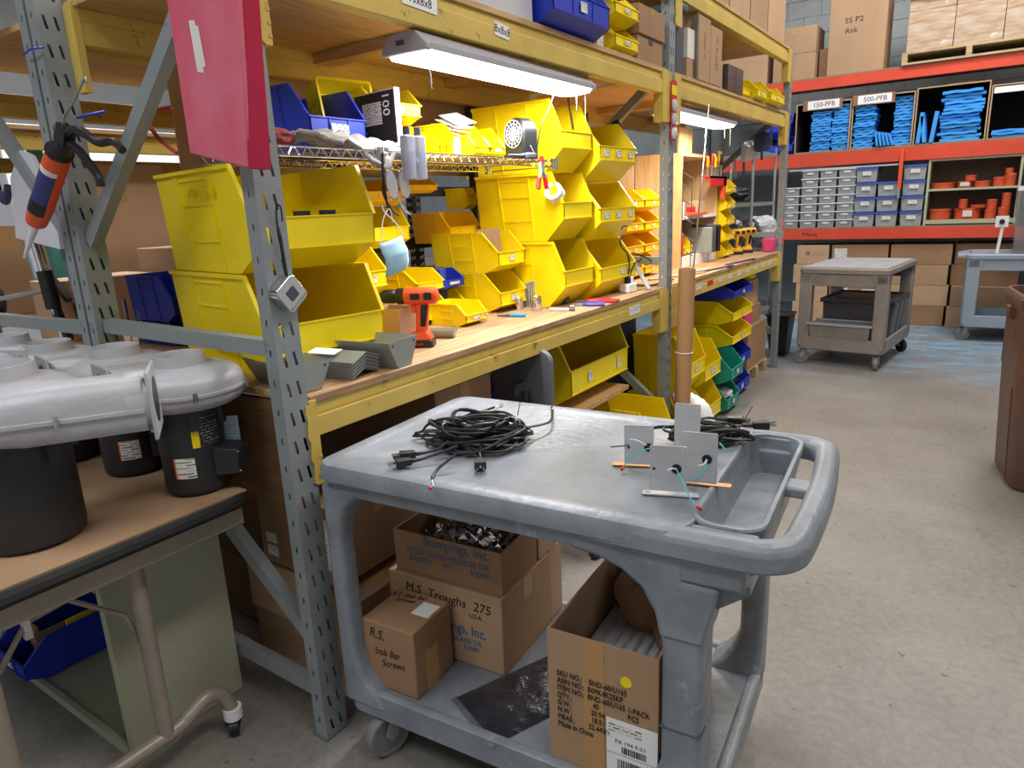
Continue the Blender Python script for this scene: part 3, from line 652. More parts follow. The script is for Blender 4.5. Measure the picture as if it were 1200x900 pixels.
p1 = plate('front steel plate on the cart, a long teal wire hanging from it', .822, .152, R_(14), .075, .105, (-.014, .10), None, (.054, .056), wires=(('white', [(.054, -.001, .056), (.046, -.014, .062), (.038, -.016, .058)]), ('teal', [(.054, -.001, .056), (.066, -.022, .040), (.085, -.055, .014), (.098, -.068, .006)])))
put('terminal', MB().tube([(.098, -.068, .006), (.104, -.076, .005)], .0036, 8), 'red', p1)
p2 = plate('steel plate right behind the front one, on a copper foot', .868, .225, R_(8), .073, .118, (-.01, .102), 'copper', (.052, .06), wires=(('white', [(.052, -.001, .06), (.046, -.012, .052), (.036, -.014, .05)]), ('teal', [(.052, -.001, .06), (.05, -.018, .045), (.035, -.03, .028), (.02, -.035, .022)]), ('teal', [(.075, .01, .095), (.085, 0, .088), (.09, -.002, .08)])))
p3 = plate('leftmost steel plate on the cart, with a thin wire sticking out to the left', .722, .272, R_(16), .066, .100, (-.028, .08), 'copper', (.055, .048), wires=(('teal', [(.06, -.002, .048), (.03, -.016, .04), (.008, -.022, .02), (0, -.026, .006)]), ('white', [(.012, -.002, .066), (.03, -.012, .068), (.05, -.008, .056)]), ('cord', [(.012, -.002, .052), (-.03, -.012, .05)])))
put('terminal', MB().tube([(0, -.026, .006), (-.004, -.034, .005)], .0036, 8), 'red', p3)
p4 = plate('rearmost steel plate on the cart, taller and darker than the others', .80, .40, R_(6), .06, .125, (-.01, .09), None, None)
t = cordpile('second tangle of black cords lying behind the steel plates on the cart', .86, .50, .11, .06, 6, 11, 2, rz=.5, hmax=.04)
for (x, y, yaw, fx, fy) in ((.965, .585, .5, .9, .53), (.90, .60, .1, .80, .55)):
    l = loc_of(t, x, y, CZ+.035); plug(t, l.x, l.y, l.z, yaw-.5)
    a = Vector((math.cos(yaw-.5), math.sin(yaw-.5), 0)); put('cord', MB().tube(smooth([l-a*.045, l-a*.075, loc_of(t, fx, fy, CZ+.03)], 6), .0036, 6), 'cord', t)
put('cord', MB().tube(smooth([loc_of(t, x, y, CZ+z) for x, y, z in ((.71, .40, .01), (.72, .47, .03), (.77, .50, .03), (.82, .50, .02))]), .0045, 6), 'cord', t)
put('twist_tie', MB().tube([loc_of(t, .92, .54, CZ+.03), loc_of(t, .945, .57, CZ+.085)], .0012, 5), 'cord', t)
# ================================================================ table with blowers on the left
tb = thing('folding_table', 'long table with rounded black edge carrying the grey blowers, at the left', 'table', (0, 0, 0))
put('tabletop', MB().prism(rrpts(-2.3, -.17, -.82, -.078, .05, 5), 'z', .705, .735), 'beige', tb)
ep = [(x, y, .72) for x, y in rrpts(-2.3, -.17, -.82, -.078, .05, 5)]
put('edge_band', MB().tube(ep, .0175, 8, closed=True), 'rubber', tb)
ap = MB().box(-2.2, -.20, -.79, -.776, .64, .705).box(-2.2, -.20, -.095, -.081, .64, .705).box(-.214, -.20, -.776, -.095, .64, .705)
put('apron', ap, 'beige', tb, bev=.003)
K['tubepaint'] = M('beige_tube_paint', '9c9184', .4, metal=.2, var=.08, scuff='776b5e', sc_amt=.4)
put('leg', MB().tube([(-.27, -.355, .64), (-.27, -.357, .115)], .021, 16), 'tubepaint', tb)
put('leg', MB().tube([(-.27, -.69, .64), (-.27, -.69, .115)], .021, 16), 'tubepaint', tb)
ft = smooth([(-.27, -.80, .09), (-.27, -.72, .115), (-.27, -.36, .12), (-.27, -.29, .135), (-.27, -.235, .155), (-.27, -.195, .135), (-.265, -.178, .10), (-.26, -.172, .06)], 6)
put('foot_tube', MB().tube(ft, .0205, 14), 'tubepaint', tb)
cs = put('caster_collar', MB().cyl((-.26, -.172, .05), (-.26, -.172, .085), .026, n=18), 'white', tb)
put('caster_wheel', MB().box(-.018, .018, -.02, .02, .035, .052).lathe([(.008, -.012), (.024, -.012), (.024, .012), (.008, .012)], (.012, 0, .024), 18, Matrix.Rotation(R_(90), 4, 'X')), 'black', cs, (-.26, -.172, 0), (0, 0, R_(-40)))
put('leg_strut', MB().tube([(-.30, -.66, .50), (-.30, -.59, .587), (-.30, -.50, .597), (-.30, -.384, .49), (-.285, -.362, .385)], .0065, 8), 'tubepaint', tb)
put('strut_clip', B(-.305, -.29, -.60, -.585, .55, .61), 'chrome', tb)
cb = MB().box(-2.0, -.178, -.80, -.075, .7375, .7415)
tag(put('cardboard_sheet', cb, 'carton'), 'flattened cardboard sheet covering the table under the blowers', 'cardboard')
rn = MB()
K['motor'] = M('black_motor_paint', '2c2d30', .48, var=.15, scale=10, bump=.12)
def blower(label, x, y, yaw, R=.083, jb=None, labels=(), out=.155, sc=1.0):
    t = thing('blower', label, 'blower', (x, y, .742), yaw, 'grey cast blowers on black motors')
    mz = .242
    put('motor', MB().lathe([(R*.85, 0), (R*.97, .008), (R, .02), (R, mz-.03), (R*1.03, mz-.028), (R*1.03, mz-.006), (R*.9, mz)], n=36), 'motor', t)
    nt = MB()
    for k in range(6): nt.cbox((R*1.0*math.cos(k*1.047+.3), R*1.0*math.sin(k*1.047+.3), mz-.035), (.022, .022, .05), k*1.047+.3)
    put('mounting_lug', nt, 'motor', t)
    LAST[0]['kind'] = 'stuff'
    # scroll housing: one casting that runs out into the outlet duct
    oy = -.112*sc
    def rad(f): return (.122+.045*((f+80) % 360)/360)*sc
    def spiral(s, z, o=0):
        pts = []
        for k in range(36):
            f = -20+290*k/35; r = rad(f)*s+o
            if k == 35: f = 270; r = rad(269)*s+o
            pts.append((r*math.cos(R_(f)), r*math.sin(R_(f)), z))
        hw = .056*sc*min(1, s+.0)
        ya, yb = oy-hw-o, oy+hw+o
        for x in (.06, .12, out-.02, out-.01): pts.append((x, ya*(1 if x > .1 else 1.0), z))
        for x in (out-.01, out-.02, .15): pts.append((x, yb, z))
        return pts
    mb = MB(); lv = [(.50, .238, 0), (.80, .239, 0), (.93, .248, 0), (1.0, .264, 0), (1.0, .279, 0), (1.0, .2795, .006), (1.0, .2865, .006), (1.0, .287, 0), (1.0, .302, 0), (.96, .318, 0), (.88, .330, 0), (.74, .339, 0), (.50, .345, 0)]
    b, n = ringsweep(mb, [spiral(s, z, o) for s, z, o in lv]); mb.f.append(tuple(b+k for k in range(n))[::-1]); mb.f.append(tuple(b+(len(lv)-1)*n+k for k in range(n)))
    put('scroll_housing', mb, 'alu', t)
    P1 = Vector((out, oy, .29))
    put('outlet_collar', MB().tube([P1-Vector((.045, 0, 0)), P1-Vector((.038, 0, 0)), P1], [.057, .0615, .0615], 28), 'alu', t)
    put('flange_plate', B(out, out+.007, oy-.068, oy+.068, .29-.068, .29+.068), 'alu', t, bev=.003)
    put('outlet_bore', MB().cyl((out+.0065, oy, .29), (out+.0075, oy, .29), .046, n=24), 'black', t)
    # inlet ring
    put('inlet_ring', MB().lathe([(.076, .340), (.067, .347), (.063, .374), (.060, .3745), (.0585, .372), (.0585, .334)], n=32), 'alu', t)
    put('inlet_bore', MB().cyl((0, 0, .3325), (0, 0, .3355), .0583, n=28), 'darkgrey', t)
    bo = MB()
    pts = spiral(1.0, .283, .008)
    for k in (4, 12, 20, 28, 37): bo.cyl(Vector(pts[k])-Vector((0, 0, .010)), Vector(pts[k])+Vector((0, 0, .012)), .005, n=8)
    for ax, az in ((-.045, .045), (.045, .045), (.045, -.045), (-.045, -.045)): bo.cyl((out-.006, oy+ax*1.1, .29+az*1.1), (out, oy+ax*1.1, .29+az*1.1), .006, n=8)
    put('bolt', bo, 'chrome', t); LAST[0]['kind'] = 'stuff'
    def wrap(name, a0, a1, z0, z1, mat, e=.0012):
        m = MB(); N = 8
        for k in range(N):
            a, b2 = a0+(a1-a0)*k/N, a0+(a1-a0)*(k+1)/N; r1 = R+.0002; r2 = R+e
            m.hexa([(r1*math.cos(a), r1*math.sin(a), z0), (r2*math.cos(a), r2*math.sin(a), z0), (r2*math.cos(b2), r2*math.sin(b2), z0), (r1*math.cos(b2), r1*math.sin(b2), z0), (r1*math.cos(a), r1*math.sin(a), z1), (r2*math.cos(a), r2*math.sin(a), z1), (r2*math.cos(b2), r2*math.sin(b2), z1), (r1*math.cos(b2), r1*math.sin(b2), z1)])
        return put(name, m, mat, t)
    for nm, wa, wb_, za, zb, mt, e in labels: wrap(nm, wa-yaw, wb_-yaw, za, zb, mt, e)
    if jb is not None:
        a = jb-yaw; xf = Matrix.Rotation(a, 4, 'Z')
        j = put('junction_box', MB().hexa([(R-.01, -.04, .045), (R+.055, -.034, .05), (R+.055, .034, .05), (R-.01, .04, .045), (R-.01, -.04, .125), (R+.055, -.034, .118), (R+.055, .034, .118), (R-.01, .04, .125)], xf), 'motor', t, bev=.004)
        s = MB()
        for dy in (-.027, .027):
            for z in (.057, .111): s.cyl(xf @ Vector((R+.054, dy, z)), xf @ Vector((R+.058, dy, z)), .0035, n=8)
        put('cover_screws', s, 'chrome', j)
    return t
V = math.atan2(-.94, 1.68)   # towards the viewer
SPEC = lambda a: (('spec_label', V+a-.28, V+a+.32, .055, .11, 'card', .0012), ('label_edge', V+a-.33, V+a-.28, .055, .11, 'orange', .0012))
blower('rear blower at the right end of the table, two bright motor labels', -.315, -.125, R_(-100), jb=V+1.02, labels=SPEC(-.35)+(('warning_label', V-.02, V+.20, .135, .225, 'yellow', .0012), ('rating_plate', V+.24, V+.85, .14, .225, 'print2', .0011))) if K.setdefault('print2', card_mat('black_rating_plate', ink='9a9a9a', paper='1b1b1c', amt=.52)) else 0
blower('front blower with its round outlet and flange pointing right', -.385, -.505, R_(57), R=.098, out=.275, sc=1.04).scale = (1.12, 1.12, 1.12)
blower('second rear blower from the right, white label low on its motor', -.625, -.135, R_(-100), labels=SPEC(-.05)+(('warning_label', V+.1, V+.3, .145, .205, 'yellow', .0012),), jb=V+1.1)
blower('third rear blower from the right, only its housing in view', -.925, -.185, R_(-100))
blower('farthest rear blower, at the left edge of the photo', -1.225, -.185, R_(-100))
blower('front blower mostly cut off by the left edge of the photo', -.80, -.57, R_(120)).scale = (1.1, 1.1, 1.1)
tag(put('inspection_tag', B(-.004, 0, -.02, .02, 0, .07), card_mat('blue_tag', ink='4d8fb4', paper='cfe3ec', sx=60), None, (-.285, -.025, .85), (0, 0, R_(-50))), 'pale blue paper tag hanging beside the right rear blower motor', 'tag')
# pale green metal cabinet under the table
cab = thing('metal_cabinet', 'pale green open metal cabinet standing under the blower table', 'cabinet', (-1.25, -.39, 0))
put('side_panel', B(.815, .84, 0, .35, 0, .63), 'khaki', cab, bev=.004); put('side_panel', B(0, .02, 0, .35, 0, .63), 'khaki', cab)
put('back_panel', B(.02, .815, .335, .35, .0, .63), 'khaki', cab); put('floor_panel', B(.02, .815, 0, .335, .0, .02), 'khaki', cab); put('top_panel', B(.02, .815, .0, .335, .60, .63), 'khaki', cab)
put('face_strip', B(.02, .815, -.004, .012, .0, .028), 'khaki', cab)
put('diagonal_rail', MB().bar((.3, .01, .62), (.80, .01, .52), .01, .03), 'khaki', cab)
o = bin_('long blue bin inside the cabinet under the table, holding cardboard and yellow pieces', 0, 0, .22, 0, .34, .15, 'blue', lip=.08, lbar=.05, loc=(-1.09, -.085, .022), rot=(0, 0, R_(-90)))
tag(put('cardboard_divider', B(0, .01, 0, .24, 0, .13), 'carton2', None, (-1.03, -.36, .03), (0, R_(-8), 0)), 'brown cardboard piece standing in the blue bin under the table', 'cardboard')
tag(put('carton_flap', B(0, .10, 0, .012, 0, .14), 'carton', None, (-1.17, -.33, .03), (R_(8), 0, 0)), 'printed carton flap standing at the front of the blue bin', 'cardboard')
tag(put('yellow_divider', B(0, .012, 0, .16, 0, .14), 'yellow', None, (-1.01, -.27, .03), (0, R_(-8), 0)), 'yellow plastic divider standing in the blue bin under the table', 'divider')
# cartons under the near end of the bench
carton('kraft carton on the floor behind the nearest post, lowest of the stack', -.50, .10, 0, .46, .40, .20, 'carton')
carton('kraft carton second from the floor behind the nearest post', -.50, .09, .2005, .36, .40, .18, 'carton3')
c = carton('tall carton with a white address sheet, under the bench behind the nearest post', -.41, .10, .385, .35, .38, .25, 'carton2', labels=(('y', .27, .05, .07, .16), ('y', .03, .03, .05, .035), ('y', .03, .075, .05, .035)))
text('handwriting', 'S', .04, 'print', c, (.29, -.0008, .025), FY)
carton('smaller carton low beside the address sheet carton, next to the cart leg', -.13, .10, .2005, .13, .30, .15, 'carton2')
carton('kraft carton on the floor deep under the bench, left of the post', -.95, .22, 0, .40, .40, .24, 'carton3')
carton('kraft carton stacked on the floor carton deep under the bench', -.93, .24, .2405, .38, .36, .24, 'carton')
carton('flat kraft carton on the floor right of the nearest post, behind the cart caster', -.035, .12, 0, .12, .30, .14, 'carton')
tag(put('wood_board', B(-.88, -.05, 0, .018, 0, .305), wood('dark_board', '6d4e33', '86643f', 0), None, (0, .03, .66)), 'dark brown wooden board set on edge under the bench at its near end', 'board')
carton('brown carton deep under the bench behind the cart', -.88, .64, 0, .45, .34, .5, 'carton2')
# red box, tape measure and caulking gun hanging on the near upright
K['redpanel'] = M('worn_pink_red_plastic', 'd4506a', .38, var=.18, scale=3, c2='e07f90')
K['redpanelside'] = M('crimson_plastic', 'b81a40', .4)
carton('dark brown carton high under the near end of the bench behind the cart', -.86, .64, .501, .75, .33, .34, 'carton2')
carton('brown carton beneath the high one, close to the bench front', -.40, .64, 0, .30, .33, .5, 'carton2')
# ================================================================ hanging on the near upright
t = thing('red_plastic_panel', 'worn pink-red plastic box panel with a white tape strip, hanging on the nearest post', 'panel', (0, -.12, 0))
pts = [(-.133, 1.601), (.078, 1.554), (.118, 1.90), (.13, 2.15), (-.131, 2.15)]
put('front_panel', MB().prism(pts, 'y', 0, .012), 'redpanel', t, bev=.004)
q = [(x, z) for x, z in pts]
put('side_flange', MB().hexa([(.078, .0, 1.554), (.096, .045, 1.552), (.074, .045, 1.552), (.060, .012, 1.556), (.13, .0, 2.15), (.15, .045, 2.15), (.128, .045, 2.15), (.11, .012, 2.15)]), 'redpanelside', t, bev=.002)
put('tape_strip', MB().hexa([(-.055, -.001, 1.765), (-.032, -.001, 1.760), (-.032, 0, 1.760), (-.055, 0, 1.765), (-.060, -.001, 1.868), (-.040, -.001, 1.865), (-.040, 0, 1.865), (-.060, 0, 1.868)]), 'wtape', t)
put('tape_strip', MB().hexa([(-.036, -.0015, 1.773), (-.022, -.0015, 1.770), (-.022, -.001, 1.770), (-.036, -.001, 1.773), (-.042, -.0015, 1.855), (-.028, -.0015, 1.852), (-.028, -.001, 1.852), (-.042, -.001, 1.855)]), 'wtape', t)
# tape measure on a wire hook
t = thing('tape_measure', 'chrome tape measure hanging from a wire on the nearest post', 'tape measure', (.018, -.012, 1.27))
put('case', MB().prism(rrpts(-.036, .036, -.036, .036, .014, 4), 'x', -.016, .016), 'chrome', t, rot=(R_(38), 0, 0), bev=.003)
put('case_label', MB().prism(rrpts(-.014, .014, -.014, .014, .003, 2), 'x', .016, .018), 'darkgrey', t, rot=(R_(38), 0, 0))
put('belt_clip', B(.016, .0185, -.028, .028, -.03, -.022), 'zinc', t, rot=(R_(38), 0, 0))
put('hook_wire', MB().tube(smooth([(0, 0, .048), (-.001, -.002, .10), (-.002, -.006, .14), (0, -.004, .20), (.006, .004, .205), (.004, .006, .17)], 5), .0022, 6), 'cord', t)
put('cord_loop', MB().tube([(0, .001, .045), (-.001, -.003, .14)], .0045, 6), 'cord', t)
# caulking gun hooked on the rear post
t = thing('caulking_gun', 'caulking gun with an orange sealant cartridge hanging on the rear post', 'caulking gun')
P = lambda x, z, y=-.12: Vector((x, y, z))
a, b = P(-.752, 1.654), P(-.985, 1.470); d = (b-a).normalized(); up = Vector((-d.z, 0, d.x))
put('cartridge', MB().tube([a+d*.0, a+d*.01, a+d*.24, b], [.031, .0335, .0335, .029], 24), M('orange_cartridge', 'e4572b', .35, var=.03), t)
put('cartridge_band', MB().tube([a+d*.075, a+d*.20], .0310, 24), M('navy_label', '343b7c', .4, var=.1), t)
put('cartridge_band', MB().tube([a+d*.062, a+d*.078], .0311, 24), 'white', t)
put('cartridge_band', MB().tube([a+d*.195, a+d*.245], .0312, 24), 'black', t)
for o in t.children:
    if o.name.startswith('cartridge_band'): o.location = (.0045, -.0035, .001)
put('nozzle', MB().tube([b, b+d*.02, b+d*.045, b+d*.175], [.018, .012, .011, .004], 14), 'white', t)
fr = put('gun_frame', MB().tube([a-d*.004, a+d*.008], .036, 20).tube([a-d*.045, a-d*.002], [.014, .034], 16).cbox(a-d*.06, (.05, .03, .05), 0, 0, R_(40)), 'black', t)
put('push_rod', MB().tube(smooth([a-d*.03, P(-.69, 1.735), P(-.62, 1.77), P(-.545, 1.815), P(-.535, 1.805)], 5), .0038, 8), 'zinc', t)
put('trigger', MB().tube(smooth([a-d*.05, P(-.63, 1.70), P(-.54, 1.66), P(-.46, 1.655), P(-.42, 1.63)], 5), [.013]*8+[.010]*13, 8), 'black', t)
put('grip', MB().tube(smooth([a-d*.04, P(-.655, 1.655), P(-.60, 1.61), P(-.565, 1.575), P(-.562, 1.55)], 5), .0115, 8), 'black', t)
tag(put('zip_tie', MB().tube(smooth([(-.66, -.10, 1.735), (-.60, -.10, 1.735), (-.55, -.08, 1.74)], 4), .004, 6), 'blue'), 'blue plastic tie on the rear post above the caulking gun', 'tie')
tag(put('zip_tie', MB().tube(smooth([(-.965, -.07, 1.94), (-.90, -.075, 1.945), (-.86, -.06, 1.945)], 4), .003, 6), 'blue'), 'blue plastic tie high on the rear post at the top left', 'tie')
tag(put('red_strap', MB().tube(smooth([(-.42, .03, 1.745), (-.52, .03, 1.745), (-.545, .03, 1.72), (-.50, .03, 1.67), (-.43, .03, 1.63)], 5), [.006]*21, 6), M('faded_red_strap', 'a8432f', .7)), 'faded red strap draped behind the rear post', 'strap')
# ================================================================ on the bench, near bay
T0 = .9955
def gutter(label, x, y, rz, ln, w=.10, h=.065, name='metal_channel'):
    pr_ = [(-w/2, h), (-w*.22, 0), (w*.22, 0), (w/2, h)]; m = MB(); t_ = .0015
    for (ya, za), (yb, zb) in zip(pr_[:-1], pr_[1:]):
        dd = Vector((0, yb-ya, zb-za)).normalized(); nn = Vector((0, -dd.z, dd.y))*t_
        m.hexa([(0, ya, za), (ln, ya, za), (ln, yb, zb), (0, yb, zb), Vector((0, ya, za))+nn, Vector((ln, ya, za))+nn, Vector((ln, yb, zb))+nn, Vector((0, yb, zb))+nn])
    m.prism([(p[0], p[1]) for p in pr_], 'x', ln-.002, ln)
    t = thing(name, label, 'metal channel', (x, y, T0), rz)
    put('channel_body', m, 'zinc', t); put('end_screw', MB().cyl((ln, w*.35, h*.85), (ln+.002, w*.35, h*.85), .004, n=8).cyl((ln, -w*.35, h*.85), (ln+.002, -w*.35, h*.85), .004, n=8), 'darkgrey', t)
    return t
gutter('grey V-shaped metal channel standing on the bench right beside the nearest post', -.30, .12, R_(-10), .26, .13, .075)
gutter('grey V-shaped metal channel on the bench left of the orange drill', -.28, .375, R_(6), .27, .15, .085)
sh = MB().add([(0, -.055, 0), (.2, -.055, 0), (.2, -.02, .001), (0, -.02, .001)], [(0, 1, 2, 3)])
pm_ = MB().hexa([(0, -.06, 0), (.20, -.06, 0), (.20, .0, .022), (0, .0, .022), (0, -.06, .0018), (.20, -.06, .0018), (.20, .0, .0238), (0, .0, .0238)]).hexa([(0, 0, .022), (.20, 0, .022), (.20, .06, .0), (0, .06, 0), (0, 0, .0238), (.20, 0, .0238), (.20, .06, .0018), (0, .06, .0018)]).mesh('bent_sheet'); pm_.materials.append(K['zinc'])
for k in range(15):
    o = put('bent_sheet', pm_, None, None, (-.235+.002*(k % 3)+k*.0005, .235+.001*((k*7) % 3), T0+k*.0035), (0, 0, R_(8)))
    tag(o, 'bent zinc sheet, %s from below in the stack between the two V-shaped channels' % ORD[k], 'metal sheet', 'nested bent sheets on the bench')
tag(put('paper_slip', B(0, .10, -.045, -.005, 0, .001), 'paper', None, (-.2, .235, T0+.078), (R_(12), 0, R_(8))), 'paper slip with red print lying on the stack of bent sheets', 'paper')
ob = MB().box(0, .13, 0, .004, 0, .135).box(0, .13, .096, .10, 0, .135).box(0, .004, .004, .096, 0, .135).box(.126, .13, .004, .096, 0, .135).box(.004, .126, .004, .096, 0, .004)
tag(put('open_carton', ob, 'carton3', None, (-.345, .60, T0), (0, 0, R_(4))), 'small open kraft carton on the bench right behind the orange drill', 'box')
def drill(label, x, y, z, rz, body='orange', group=None, s=1.0):
    t = thing('cordless_drill', label, 'drill', (x, y, z), rz, group); t.scale = (s, s, s)
    put('battery', MB().prism(rrpts(-.055, .055, -.034, .034, .010, 3), 'z', 0, .024), 'black', t, bev=.003)
    put('base', MB().hexa([(-.052, -.032, .024), (.052, -.032, .024), (.052, .032, .024), (-.052, .032, .024), (-.035, -.022, .058), (.022, -.022, .050), (.022, .022, .050), (-.035, .022, .058)]), body, t, bev=.006)
    put('grip', MB().hexa([(-.034, -.017, .05), (.006, -.017, .05), (.006, .017, .05), (-.034, .017, .05), (-.045, -.016, .150), (-.002, -.016, .150), (-.002, .016, .150), (-.045, .016, .150)]), body, t, bev=.007)
    put('grip_pad', MB().hexa([(-.032, -.0185, .07), (-.012, -.0185, .07), (-.012, .0185, .07), (-.032, .0185, .07), (-.044, -.0185, .145), (-.018, -.0185, .145), (-.018, .0185, .145), (-.044, .0185, .145)]), 'black', t, bev=.004)
    put('motor_housing', MB().tube([(-.078, 0, .175), (-.070, 0, .175), (.03, 0, .175), (.045, 0, .174)], [.018, .029, .030, .025], 20), body, t)
    put('vent_panel', MB().prism(rrpts(-.062, -.034, .163, .188, .005, 3), 'y', -.031, .031), 'black', t); put('name_panel', MB().prism(rrpts(-.020, .012, .165, .186, .004, 3), 'y', -.0315, .0315), 'black', t)
    put('gear_collar', MB().tube([(.03, 0, .175), (.060, 0, .175), (.066, 0, .175)], [.0275, .0285, .024], 20), 'black', t)
    put('chuck', MB().tube([(.066, 0, .175), (.075, 0, .175), (.110, 0, .175), (.125, 0, .175), (.128, 0, .175)], [.019, .024, .023, .014, .009], 18), 'black', t)
    put('bit', MB().tube([(.128, 0, .175), (.165, 0, .175)], [.003, .0022], 8), 'zinc', t)
    put('trigger', MB().hexa([(.002, -.008, .115), (.018, -.007, .118), (.018, .007, .118), (.002, .008, .115), (.0, -.008, .145), (.022, -.007, .145), (.022, .007, .145), (0, .008, .145)]), body, t, bev=.003)
    return t
d1 = drill('orange and black cordless drill standing on the bench, bit pointing left', -.185, .665, T0, R_(208))
text('lettering', '20V', .012, 'orange', d1, (0, -.0345, .012), FY, sx=1.2); 
for o in [text('lettering', 'LITHIUM', .011, 'orange', d1, (0, .0343, .012), (R_(90), 0, R_(180)), sx=1.1)]: pass
d2 = drill('second orange drill mostly hidden behind the small carton and big bins', -.58, .80, T0, R_(150))
# ---- bins on the bench
G_ = 'yellow bins on the nearest bench'
bin_('yellow bin with a torn label, tucked behind the big near stack at mask height', -.42, .56, .78, 1.155, .37, .178, group=G_, cards=(0,), cw=.10)
bin_('yellow bin under the torn-label bin', -.45, .56, .78, T0, .37, .16, group=G_, cards=())
bin_('tiny low yellow bin standing alone on the bench right of the drill', -.26, 1.03, 1.17, T0, .19, .09, group=G_, cards=(0,), cw=.06)
bin_('small yellow bin behind the drill with a white card, below the blue bin', -.44, .98, 1.15, T0, .28, .12, group=G_, cards=(0,), cw=.06)
bin_('small yellow bin stacked directly behind the drill head', -.46, .98, 1.15, 1.117, .28, .10, group=G_, cards=())
bin_('small blue bin with a white card behind the drill', -.50, 1.19, 1.34, 1.108, .28, .09, 'blue', cards=(0,), cw=.07)
bin_('small yellow bin carrying the small blue bin behind the drill', -.50, 1.19, 1.34, T0, .28, .11, group=G_, cards=())
gutter('short grey metal channel lying behind the orange drill', -.28, .80, R_(20), .12, .05, .03)
bin_('lower of the two medium yellow bins between the drill and the tall bin wall', -.33, 1.37, 1.58, T0, .375, .175, group=G_)
bin_('upper of the two medium yellow bins, a brown card divider sticking up in it', -.33, 1.37, 1.58, 1.172, .375, .175, group=G_)
tag(put('card_divider', B(0, .005, 0, .17, 0, .17), 'carton2', None, (-.44, 1.385, 1.19), (0, R_(-4), 0)), 'brown card divider standing in the upper medium yellow bin', 'cardboard')
G2 = 'wall of big yellow bins at the far end of the nearest bench'
nm = ('bottom', 'middle', 'top')
for k in range(3):
    bin_('%s bin of the big yellow column nearest the wire shelf' % nm[k], -.13, 1.595, 1.87, T0+k*.298, .47, .296, lip=.165, lbar=.07, big=True, cards=(), group=G2)
    o = bin_('%s bin of the far big yellow column beside the middle post' % nm[k], -.10, 1.885, 2.29, T0+k*.280, .45, .278, lip=.15, lbar=.065, cards=((-.33, 0, .33) if k else (.1,)), cw=.05, group=G2)
for k in range(4):
    for h in (0, 1): pass
jar = MB().lathe([(.0, 0), (.016, 0), (.022, .004), (.022, .012), (.014, .016), (.012, .05), (.022, .054), (.022, .064), (.0, .066)], n=16).mesh('black_fitting'); jar.materials.append(K['black'])
for i, (dx, dy, dz) in enumerate(((-.02, 0, 0), (-.02, .06, 0), (-.06, .03, .0), (-.06, .09, 0))):
    tag(put('black_fitting', jar, None, None, (-.22+dx, 1.67+dy, T0+.10+dz)), '%s black spool-shaped fitting in the bottom big yellow bin' % ORD[i], 'fitting', 'black fittings in the big yellow bin')
tag(put('tape_roll', MB().lathe([(.024, -.025), (.04, -.025), (.04, .025), (.024, .025), (.024, -.025)], n=26), 'white', None, (-.175, 1.60, 1.50), (R_(62), R_(20), 0)), 'white roll of tape stuck on the corner of the middle big yellow bin', 'tape roll')
# small things at the front edge of the bench
t = thing('metal_tin', 'shiny tin can standing left of the bigger tin near the mirror-like packets', 'can', (-.32, 1.50, T0), group='tins on the bench')
put('can_body', MB().cyl((0, 0, 0), (0, 0, .055), .020, n=24), 'chrome', t); put('can_rim', MB().tube([(.020*math.cos(a*.39), .020*math.sin(a*.39), .055) for a in range(16)], .0018, 6, closed=True), 'chrome', t)
t = thing('metal_tin', 'shiny tin can standing at the corner of the tall yellow bin wall', 'can', (-.225, 1.50, T0), group='tins on the bench')
put('can_body', MB().cyl((0, 0, 0), (0, 0, .062), .022, n=24), 'chrome', t); put('can_rim', MB().tube([(.022*math.cos(a*.39), .022*math.sin(a*.39), .062) for a in range(16)], .0018, 6, closed=True), 'chrome', t)
for k in range(5): tag(put('foil_packet', MB().hexa([(0, 0, 0), (.008, 0, 0), (.008, .085, 0), (0, .085, 0), (-.004, 0, .115), (.004, 0, .115), (.004, .085, .12), (-.004, .085, .12)]), 'steel', None, (-.345-k*.012, 1.585-.0*k, T0), (0, 0, R_(-35))) if False else put('foil_packet', B(0, .008, -.10, -.015, 0, .12-.003*k), 'steel', None, (-.30-k*.012, 1.69-.002*k, T0)), '%s silver packet from the front in the row beside the tall yellow bins' % ORD[k], 'packet', 'silver packets on the bench')
tag(crumple('white crumpled tissue on the bench between the tiny yellow bin and the medium bins', (-.34, 1.22, T0+.018), .03, 'paper', 3, 'tissue', (1.5, 1.2, .6), 'tissue'), None)
t = thing('wire_stripper', 'light blue handled tool lying on the bench before the tins', 'tool', (-.22, 1.31, T0)); put('handle', MB().tube([(-.02, 0, .008), (.045, .02, .008)], .008, 8), M('light_blue_grip', '3aa0de', .4), t); put('tip', MB().tube([(-.075, -.02, .005), (-.02, 0, .007)], [.003, .006], 8), 'darkgrey', t)
def pliers(label, x, y, rz, mat, L_=.10):
    t = thing('pliers', label, 'pliers', (x, y, T0), rz)
    for s in (-1, 1):
        put('handle', MB().tube(smooth([(0, s*.004, .008), (.03, s*.017, .008), (L_, s*.020, .008)], 4), [.006]+[.0075]*8, 8), mat, t)
        put('jaw', MB().hexa([(-.045, 0, .003), (0, 0, .003), (0, s*.010, .003), (-.045, s*.003, .003), (-.045, 0, .011), (0, 0, .013), (0, s*.010, .013), (-.045, s*.003, .011)]), 'zinc', t)
    return t
pliers('red handled pliers on the bench edge before the tall yellow bins', -.14, 1.80, R_(28), 'red', .12)
pliers('second red handled pliers lying across the blue ones', -.09, 1.83, R_(5), 'red', .10)
pliers('blue handled pliers in front of the red ones', -.095, 1.69, R_(24), 'bluepl', .10) if K.setdefault('bluepl', M('blue_grip', '3a4ea8', .4)) else 0
